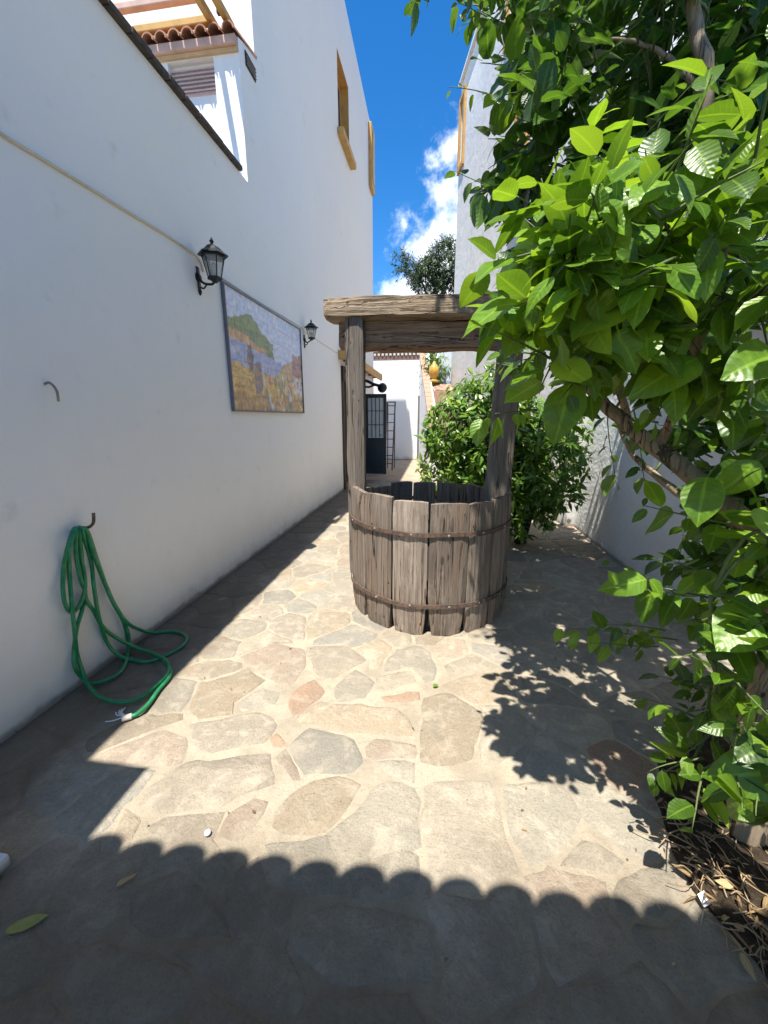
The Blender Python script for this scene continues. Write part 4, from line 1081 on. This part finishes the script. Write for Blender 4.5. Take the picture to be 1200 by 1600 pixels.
branch([fork + Vector((0, 0, .05)), ony(1110, 800, 1.62), ony(1040, 755, 1.72), ony(985, 705, 1.85), ony(960, 640, 1.95)], .022, .008)
branch([fork, (1.30, 1.55, 1.5), (1.42, 1.8, 2.1), (1.25, 2.0, 2.9), (.95, 1.9, 3.7), (.55, 1.7, 4.3)], .045, .015)
branch([ony(1098, 262, 1.72), ony(1105, 130, 1.70), ony(1085, 20, 1.74), ony(1060, -120, 1.85), ony(1040, -260, 2.0)], .024, .015)
branch([(1.42, 1.8, 2.1), (1.16, 1.80, 1.98), ony(1096, 275, 1.72)], .030, .024)
branch([ony(1102, 150, 1.71), ony(1060, 105, 1.75), ony(1010, 70, 1.8), ony(950, 60, 1.85)], .011, .005)
branch([ony(1030, 700, 1.55), ony(1080, 560, 1.3), ony(1120, 440, 1.15), ony(1140, 330, 1.1)], .016, .008)
branch([ony(985, 668, 1.6), ony(950, 560, 1.35), ony(920, 440, 1.1), ony(900, 330, 1.05)], .014, .006)
branch([ony(900, 580, 1.68), ony(840, 470, 1.7), ony(820, 350, 1.8), ony(840, 200, 1.9), ony(860, 60, 2.0)], .014, .007)
branch([ony(1180, 1330, 1.28), ony(1120, 1180, 1.2), ony(1120, 1030, 1.15), ony(1110, 930, 1.12)], .011, .005, STEM)
limbpts = np.array([p[:] for P in limbs for p in P])

near, mass_, young = Leaves(), Leaves(), Leaves()
tw = MB()
def clump(LS, c, r, n, size, leaves=7, length=.22, connect=True, up=1.0, droop=.25, inner=.2):
    c = np.array(c[:], float); r = np.array(r, float)
    for _ in range(n):
        q = rv() * (inner + (1 - inner) * rs.rand() ** .5); p = c + q * r
        out = q * .8 + rv() * .6 + np.array([-.1, -.1, .18])
        shoot(LS, tw, p, out, length * (.7 + .6 * rs.rand()), leaves, size, droop, up)
        if connect and rs.rand() < .22:
            k = limbpts[np.argmin(((limbpts - p) ** 2).sum(1))]; mid = (k + p) / 2 + rv() * .04 + np.array([0, 0, .03])
            tw.tube(catmull([tuple(k), tuple(mid), tuple(p)], 3), [.006, .0056, .0053, .005, .0047, .0044, .004], 5)
# sunlit foliage closest to the viewer
clump(near, ony(1000, 400, 1.02), (.20, .16, .13), 22, .118, 8, .20)
clump(near, ony(1155, 365, 1.10), (.16, .16, .12), 22, .115, 8, .20)
clump(near, ony(905, 470, 1.08), (.11, .12, .12), 14, .118, 7, .17)
clump(near, ony(1120, 500, 1.15), (.20, .18, .10), 20, .115, 7, .20)
clump(near, ony(830, 545, 1.30), (.11, .12, .07), 6, .105, 6, .16)
clump(near, ony(965, 535, 1.28), (.17, .14, .10), 13, .115, 6, .18)
clump(near, ony(1205, 650, 1.18), (.07, .16, .10), 6, .12, 6, .18)
clump(near, ony(1200, 830, 1.15), (.05, .14, .12), 6, .115, 6, .18)
clump(mass_, ony(1190, 700, 1.65), (.15, .2, .18), 34, .115, 8, .18)
clump(mass_, ony(1190, 890, 1.5), (.12, .2, .22), 34, .11, 8, .18)
clump(near, ony(1180, 930, 1.15), (.08, .14, .18), 11, .105, 6, .18)
clump(near, ony(1120, 1010, 1.14), (.05, .10, .14), 8, .09, 6, .14)
clump(near, ony(1110, 1150, 1.15), (.05, .10, .12), 9, .085, 6, .14)
clump(near, ony(1180, 1180, 1.12), (.05, .12, .14), 6, .10, 5, .16)
# upper, smaller looking foliage further off
clump(mass_, ony(880, 150, 1.9), (.16, .25, .42), 34, .12, 8, .2)
clump(mass_, ony(835, 290, 1.9), (.14, .2, .2), 12, .12, 7, .18)
clump(mass_, ony(960, 190, 2.05), (.32, .35, .5), 60, .115, 8, .22)
clump(mass_, ony(1120, 130, 2.45), (.45, .35, .55), 95, .115, 8, .22)
clump(mass_, ony(1150, 330, 2.2), (.45, .35, .40), 64, .115, 8, .22)
clump(mass_, ony(1010, 420, 1.75), (.36, .3, .24), 46, .12, 7, .2)
clump(mass_, ony(1170, 520, 1.8), (.34, .3, .13), 24, .12, 7, .2)
clump(mass_, ony(880, 580, 1.75), (.16, .15, .08), 10, .10, 7, .18)
clump(mass_, ony(880, 400, 1.75), (.14, .2, .22), 16, .10, 7, .18)
clump(mass_, ony(1185, 800, 1.6), (.12, .2, .22), 14, .10, 7, .18)
clump(mass_, ony(1180, 1080, 1.5), (.14, .15, .25), 20, .10, 7, .18)
# the crown overhead, out of the picture, that shades the well and the far paving
for c, r_, n in (((.45, 1.75, 4.6), (.72, .95, .42), 330), ((1.25, 1.6, 4.3), (.75, 1.0, .6), 240), ((1.2, 2.6, 3.7), (.75, .75, .6), 230), ((.25, 2.35, 4.75), (.5, .45, .3), 90), ((1.5, 3.3, 3.2), (.5, .7,   .6), 130), ((1.25, 2.6, 2.75), (.5, .7, .35), 120), ((1.6, 3.3, 2.55), (.35, .7, .3), 55), ((.55, 3.0, 4.1), (.45, .6, .3), 110)):
    clump(mass_, c, r_, n, .105, 9, .26, rs.rand() < .5)
# single shoots that stand out against sky, beam and paving
def sprig(LS, a, b_, Ya, Yb, n, size, **kw):
    p, q = np.array(ony(*a, Ya)[:]), np.array(ony(*b_, Yb)[:]); shoot(LS, tw, p, q - p, np.linalg.norm(q - p), n, size, **kw)
sprig(young, (820, 170), (700, 130), 1.9, 1.85, 7, .085, r0=.003)
sprig(mass_, (815, 315), (705, 285), 1.9, 1.85, 9, .075, r0=.003)
sprig(young, (840, 640), (735, 655), 1.30, 1.25, 8, .075, r0=.003, up=1.2)
sprig(young, (860, 560), (745, 500), 1.15, 1.1, 5, .125, r0=.004)
sprig(young, (945, 345), (955, 160), 1.15, 1.2, 15, .085, r0=.003)
sprig(near, (880, 480), (860, 290), 1.0, 1.02, 13, .10, r0=.003)
sprig(young, (1010, 420), (1100, 260), 1.05, 1.0, 13, .10, r0=.003)
sprig(young, (1070, 930), (960, 915), 1.12, 1.1, 5, .075, r0=.003)
sprig(near, (1060, 930), (950, 860), 1.5, 1.75, 5, .05, r0=.003)
sprig(near, (1060, 1000), (875, 985), 1.55, 1.7, 13, .085, r0=.003, droop=1.6)
sprig(near, (1040, 985), (930, 955), 1.6, 1.7, 9, .085, r0=.003, droop=1.4)
sprig(near, (1030, 1010), (900, 1005), 1.6, 1.68, 8, .08, r0=.003, droop=1.4)
sprig(mass_, (700, -60), (640, 8), 2.9, 2.95, 13, .12, r0=.003)
sprig(mass_, (790, -70), (765, -5), 2.6, 2.6, 6, .09, r0=.003)
sprig(mass_, (990, 640), (1010, 780), 1.75, 1.7, 9, .09, r0=.003)
sprig(mass_, (950, 640), (955, 760), 1.85, 1.8, 8, .09, r0=.003)
sprig(mass_, (1080, 760), (1060, 900), 1.6, 1.55, 8, .09, r0=.003)
sprig(mass_, (1060, 640), (1110, 700), 1.7, 1.7, 8, .09, r0=.003)
# hand placed big leaves: base pixel, tip pixel, depths, width, turn of the face
HL = [((905, 345), (772, 402), 1.02, .98, 1.0, (-.3, -.5, 1), 1), ((890, 600), (876, 680), 1.12, 1.05, 1.15, (-.2, -1, .5), 0),
      ((1215, 555), (1130, 575), .95, .93, 1.25, (0, -1, .6), 1), ((985, 460), (880, 515), 1.0, .95, 1.2, (-.2, -.8, 1), 0),
      ((905, 425), (985, 460), .98, .93, 1.0, (.2, -.6, 1), 1), ((960, 520), (1010, 570), 1.02, 1.0, 1.2, (-.4, -.8, .6), 0),
      ((820, 460), (725, 500), 1.12, 1.08, 1.1, (0, -.5, 1), 1), ((870, 500), (800, 460), 1.15, 1.12, 1.0, (0, -.6, 1), 1),
      ((1030, 310), (1120, 300), 1.05, 1.0, 1.15, (0, -.4, 1), 1), ((1120, 370), (1205, 330), 1.0, .95, 1.2, (0, -.5, 1), 1),
      ((950, 370), (1000, 440), 1.0, .95, 1.1, (-.3, -.7, .8), 0), ((1060, 440), (1170, 395), 1.0, .98, .9, (0, -.3, 1), 1),
      ((880, 420), (800, 400), 1.06, 1.0, .9, (-.2, -.6, 1), 1), ((1105, 745), (1085, 815), 1.05, 1.0, 1.1, (-.7, -.6, .6), 0),
      ((1010, 905), (950, 920), 1.1, 1.08, 1.0, (0, -.8, .8), 1), ((1015, 905), (1040, 935), 1.1, 1.08, 1.2, (0, -.5, 1), 1),
      ((1240, 1200), (1140, 1225), 1.05, 1.0, 1.1, (0, -.7, 1), 0), ((1210, 1165), (1145, 1180), 1.05, 1.02, 1.1, (0, -.7, 1), 0),
      ((1090, 560), (1010, 590), 1.1, 1.05, 1.1, (0, -.6, .9), 0), ((1180, 960), (1110, 1000), 1.08, 1.04, 1.2, (-.2, -.8, .7), 0)]
for a, b_, ya, yb, w, n, yg in HL:
    p, q = np.array(ony(*a, ya)[:]), np.array(ony(*b_, yb)[:]); (young if yg else near).add(p, q - p, n, np.linalg.norm(q - p) * 1.03, w)
allnear = [(i, LEAF) for i in near.L] + [(i, LEAF_Y) for i in young.L]
allnear.sort(key=lambda e: np.linalg.norm(e[0][0] - np.array(CPOS[:])) / e[0][3])
rest_m = [e[0] for e in allnear[298:] if e[1] is LEAF]; rest_y = [e[0] for e in allnear[298:] if e[1] is LEAF_Y]
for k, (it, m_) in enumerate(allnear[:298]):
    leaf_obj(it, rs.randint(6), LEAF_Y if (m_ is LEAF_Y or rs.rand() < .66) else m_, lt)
mass_.mass(mass_.L, 'shaded_leaves', LEAF_SHADE, lt, LO, rs)
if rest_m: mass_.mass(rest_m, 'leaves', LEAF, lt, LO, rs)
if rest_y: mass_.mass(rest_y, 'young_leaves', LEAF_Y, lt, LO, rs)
tag(tw.build('twigs', STEM, lt, 'all'), kind='stuff')

# glossy shrub beyond the well
SB = Vector((1.0, 4.75, 0))
sh = empty('leafy_shrub', SB, 'dense rounded shrub of small dark leaves beyond the barrel well', 'shrub')
g = MB()
for k in range(6):
    a = k * 1.05; limb(g, [SB + Vector((.04 * math.cos(a), .04 * math.sin(a), -.02)), SB + Vector((.12 * math.cos(a), .12 * math.sin(a), .4)), SB + Vector((-.2 + .45 * math.cos(a), .1 + .35 * math.sin(a), 1.0)), SB + Vector((-.25 + .6 * math.cos(a), .1 + .4 * math.sin(a), 1.5))], .028, .008, 7)
g.build('stems', BARK_D, sh, 'all')
bu = Leaves(); bt = MB(); lobes = [((.80, 4.95, 1.05), (.72, .50, .62), 330), ((.42, 4.95, 1.30), (.55, .40, .55), 300), ((1.15, 4.8, .85), (.52, .42, .42), 150), ((.25, 5.0, .85), (.42, .38, .50), 130), ((.62, 5.0, 1.72), (.40, .35, .34), 100), ((.95, 4.7, .45), (.45, .35, .25), 70), ((1.3, 4.9, 1.2), (.35, .35, .4), 70), ((.7, 5.0, 1.0), (.5, .3, .6), 260), ((.9, 4.85, .6), (.45, .3, .3), 120)]
for c, r_, n in lobes:
    for _ in range(n):
        q = rv(); q = q * (.55 + .45 * rs.rand() ** .4); p = np.array(c) + q * np.array(r_)
        if p[2] < .12: continue
        shoot(bu, bt, p, q + np.array([-.1, -.2, .25]) + rv() * .4, .12, 11, .115, .3, .9, .0018, 1.0)
tag(bu.mass(bu.L, 'foliage', LEAF_B, sh, BU, rs), kind='stuff'); tag(bt.build('twigs', BARK_D, sh, 'all'), kind='stuff')
# small plant behind the jar
pl = empty('terrace_plant', (-.35, 12.75, 2.44), 'green plant growing behind the yellow jar on the terrace', 'plant')
pq = Leaves(); pt = MB()
for _ in range(130): shoot(pq, pt, (-.28 + .13 * rs.randn(), 12.78 + .08 * rs.randn(), 2.42 + .85 * rs.rand()), rv() + np.array([0, -.2, .8]), .3, 7, .13)
pq.mass(pq.L, 'foliage', LEAF_B, pl, BU, rs); tag(pt.build('stems', STEM, pl, 'all'), kind='stuff')
# far tree over the roofs
ft = empty('distant_tree', (-.6, 24.5, 0), 'grey green tree rising against the cloud beyond the well beam', 'tree')
g = MB(); limb(g, [(-.6, 24.5, -.05), (-.5, 24.5, 3), (-.7, 24.4, 6), (-.6, 24.5, 9)], .3, .08)
for dx, dz in ((-1.9, 10.0), (-.6, 10.6), (.5, 10.2)): limb(g, [(-.65, 24.4, 6.5), (-.6 + dx * .4 + .3, 24.4, 8.2), (-.0 + dx, 24.4, dz)], .10, .03, 6)
g.build('trunk', BARK_D, ft, 'all')
fq = Leaves(); fm = MB()
for c, r_, n in (((.05, 24.5, 9.6), (1.15, 1.1, 1.15), 620), ((-1.0, 24.4, 9.0), (.9, .8, .85), 330), ((-2.35, 24.3, 9.75), (.45, .4, .5), 60), ((-1.75, 24.3, 9.25), (.5, .4, .3), 50), ((-.1, 24.3, 7.6), (1.9, 1.2, .9), 170)):
    for _ in range(n):
        q = rv() * (.35 + .65 * rs.rand() ** .5); shoot(fq, fm, np.array(c) + q * np.array(r_), q + np.array([0, -.1, .5]) + rv() * .5, .45, 9, .20, .1, .8, .01, .7, 1.0)
fq.mass(fq.L, 'foliage', LEAF_F, ft, BU, rs); tag(fm.build('twigs', BARK_D, ft, 'all'), kind='stuff')

# ------------------------------------------------------------------ litter
lit = Leaves()
for _ in range(560):
    x, y = .99 + .15 * rs.randn(), 1.04 + .22 * rs.randn()
    if seg_dist([(x, y)], BED)[0] > .05: continue
    dv = rv(); dv[2] *= .2; lit.add((x, y, .02 + .045 * rs.rand()), dv, np.array([0, 0, 1]) + rv() * .7, .016 + .052 * rs.rand() ** 2, .12 + .7 * rs.rand() ** 2)
for _ in range(90):
    x, y = rs.uniform(-1.95, 1.8), rs.uniform(.5, 5.0)
    if rs.rand() < .6: x = 1.0 - abs(.35 * rs.randn())
    dv = rv(); dv[2] *= .1; lit.add((x, y, .013), dv, np.array([0, 0, 1]) + rv() * .3, .012 + .016 * rs.rand(), .3 + .5 * rs.rand())
holder = empty('leaf_litter', (1.0, 1.1, 0), 'dry straw coloured leaves heaped on the soil bed', 'leaf litter'); holder['kind'] = 'stuff'
lit.mass(lit.L, 'dry_leaves', LEAF_D, holder, LO, rs)
g = MB()
for _ in range(150):
    x, y = .985 + .13 * rs.randn(), 1.03 + .22 * rs.randn()
    if seg_dist([(x, y)], BED)[0] > .05: continue
    a = rs.uniform(0, 6.3); l = .03 + .09 * rs.rand(); z = .03 + .03 * rs.rand(); k = rs.uniform(-.5, .5)
    g.tube(catmull([(x, y, z), (x + l * .5 * math.cos(a), y + l * .5 * math.sin(a), z + .008), (x + l * math.cos(a + k), y + l * math.sin(a + k), z - .006)], 3), .0012 + .0014 * rs.rand(), 4)
tag(g.build('dry_twigs', simple('dry_twig', (.36, .26, .15), .9, 0, .5, 9, 0), holder, 'all'), kind='stuff')
def fallen(px, py, L_, w, a, m_, label):
    p = onz(px, py, .018); me_k = rs.randint(6)
    g = MB(); vs, fs = HI[me_k]; M_ = frame(np.array([math.cos(a), math.sin(a), .05]), np.array([.05, -.1, 1.0])); v = (vs * np.array([w, 1, 1])) @ M_.T * L_ + np.array(p[:]); v[:, 2] = np.maximum(v[:, 2], .0125)
    g.add(v.tolist(), fs); return tag(g.build('fallen_leaf', m_, smooth='all'), label, 'leaf', 'fallen leaves on the paving')
LEAF_O = leafmat('yellowing_leaf', (.26, .27, .07), (.30, .30, .09), (.34, .33, .12), (.3, .3, .08), .2, .5)
fallen(8, 1455, .10, .62, .62, LEAF_O, 'yellowing green fallen leaf at the shaded bottom corner of the paving')
fallen(182, 1385, .06, .5, 1.0, LEAF_D, 'small dry fallen leaf just inside the scalloped shade')
fallen(676, 1071, .035, .8, .2, LEAF_Y, 'tiny yellow fallen leaf on the sunlit paving before the well')
p = onz(1098, 1412, .02); g = MB(); g.obox((p.x, p.y, .04), (.011, .004, .004), (-.004, .012, .008), (-.0004, -.0006, .0012)); tag(g.build('paper_scrap', CARD), 'small white paper scrap lying on the dry leaves', 'paper')
p = onz(325, 1306); g = MB(); g.lathe((p.x, p.y, .008), [(.008, 0), (.013, .006), (.010, .013), (.003, .016)], 9); tag(g.build('white_pebble', CARD, smooth='all'), 'small white pebble on the sunlit paving near the scalloped shade', 'pebble')
p = onz(-12, 1385); g = MB(); g.box((p.x - .12, p.y - .05, .012), (p.x + .006, p.y + .06, .06), bev=.008); tag(g.build('stone_block', PL_ROUGH), 'corner of a white stone block at the edge of the paving', 'block')
gr = MB()
for i in range(900):
    if i < 620: x = XW + .006 + abs(rs.randn()) * .07; y = rs.uniform(.6, 8.0)
    else: x, y = rs.uniform(XW, 1.7), rs.uniform(.4, 5)
    q = .0015 + .0045 * rs.rand() ** 2.5; c = np.array([x, y, .009 + q * .4])
    P = [c + q * np.array(v) * (.6 + .8 * rs.rand()) for v in ((1, 0, 0), (-1, 0, 0), (0, 1, 0), (0, -1, 0), (0, 0, 1), (0, 0, -1))]
    gr.add(P, [(0, 2, 4), (2, 1, 4), (1, 3, 4), (3, 0, 4), (2, 0, 5), (1, 2, 5), (3, 1, 5), (0, 3, 5)])
tag(gr.build('grit', MORTAR), 'loose grit and crumbs of mortar along the foot of the white wall', kind='stuff')
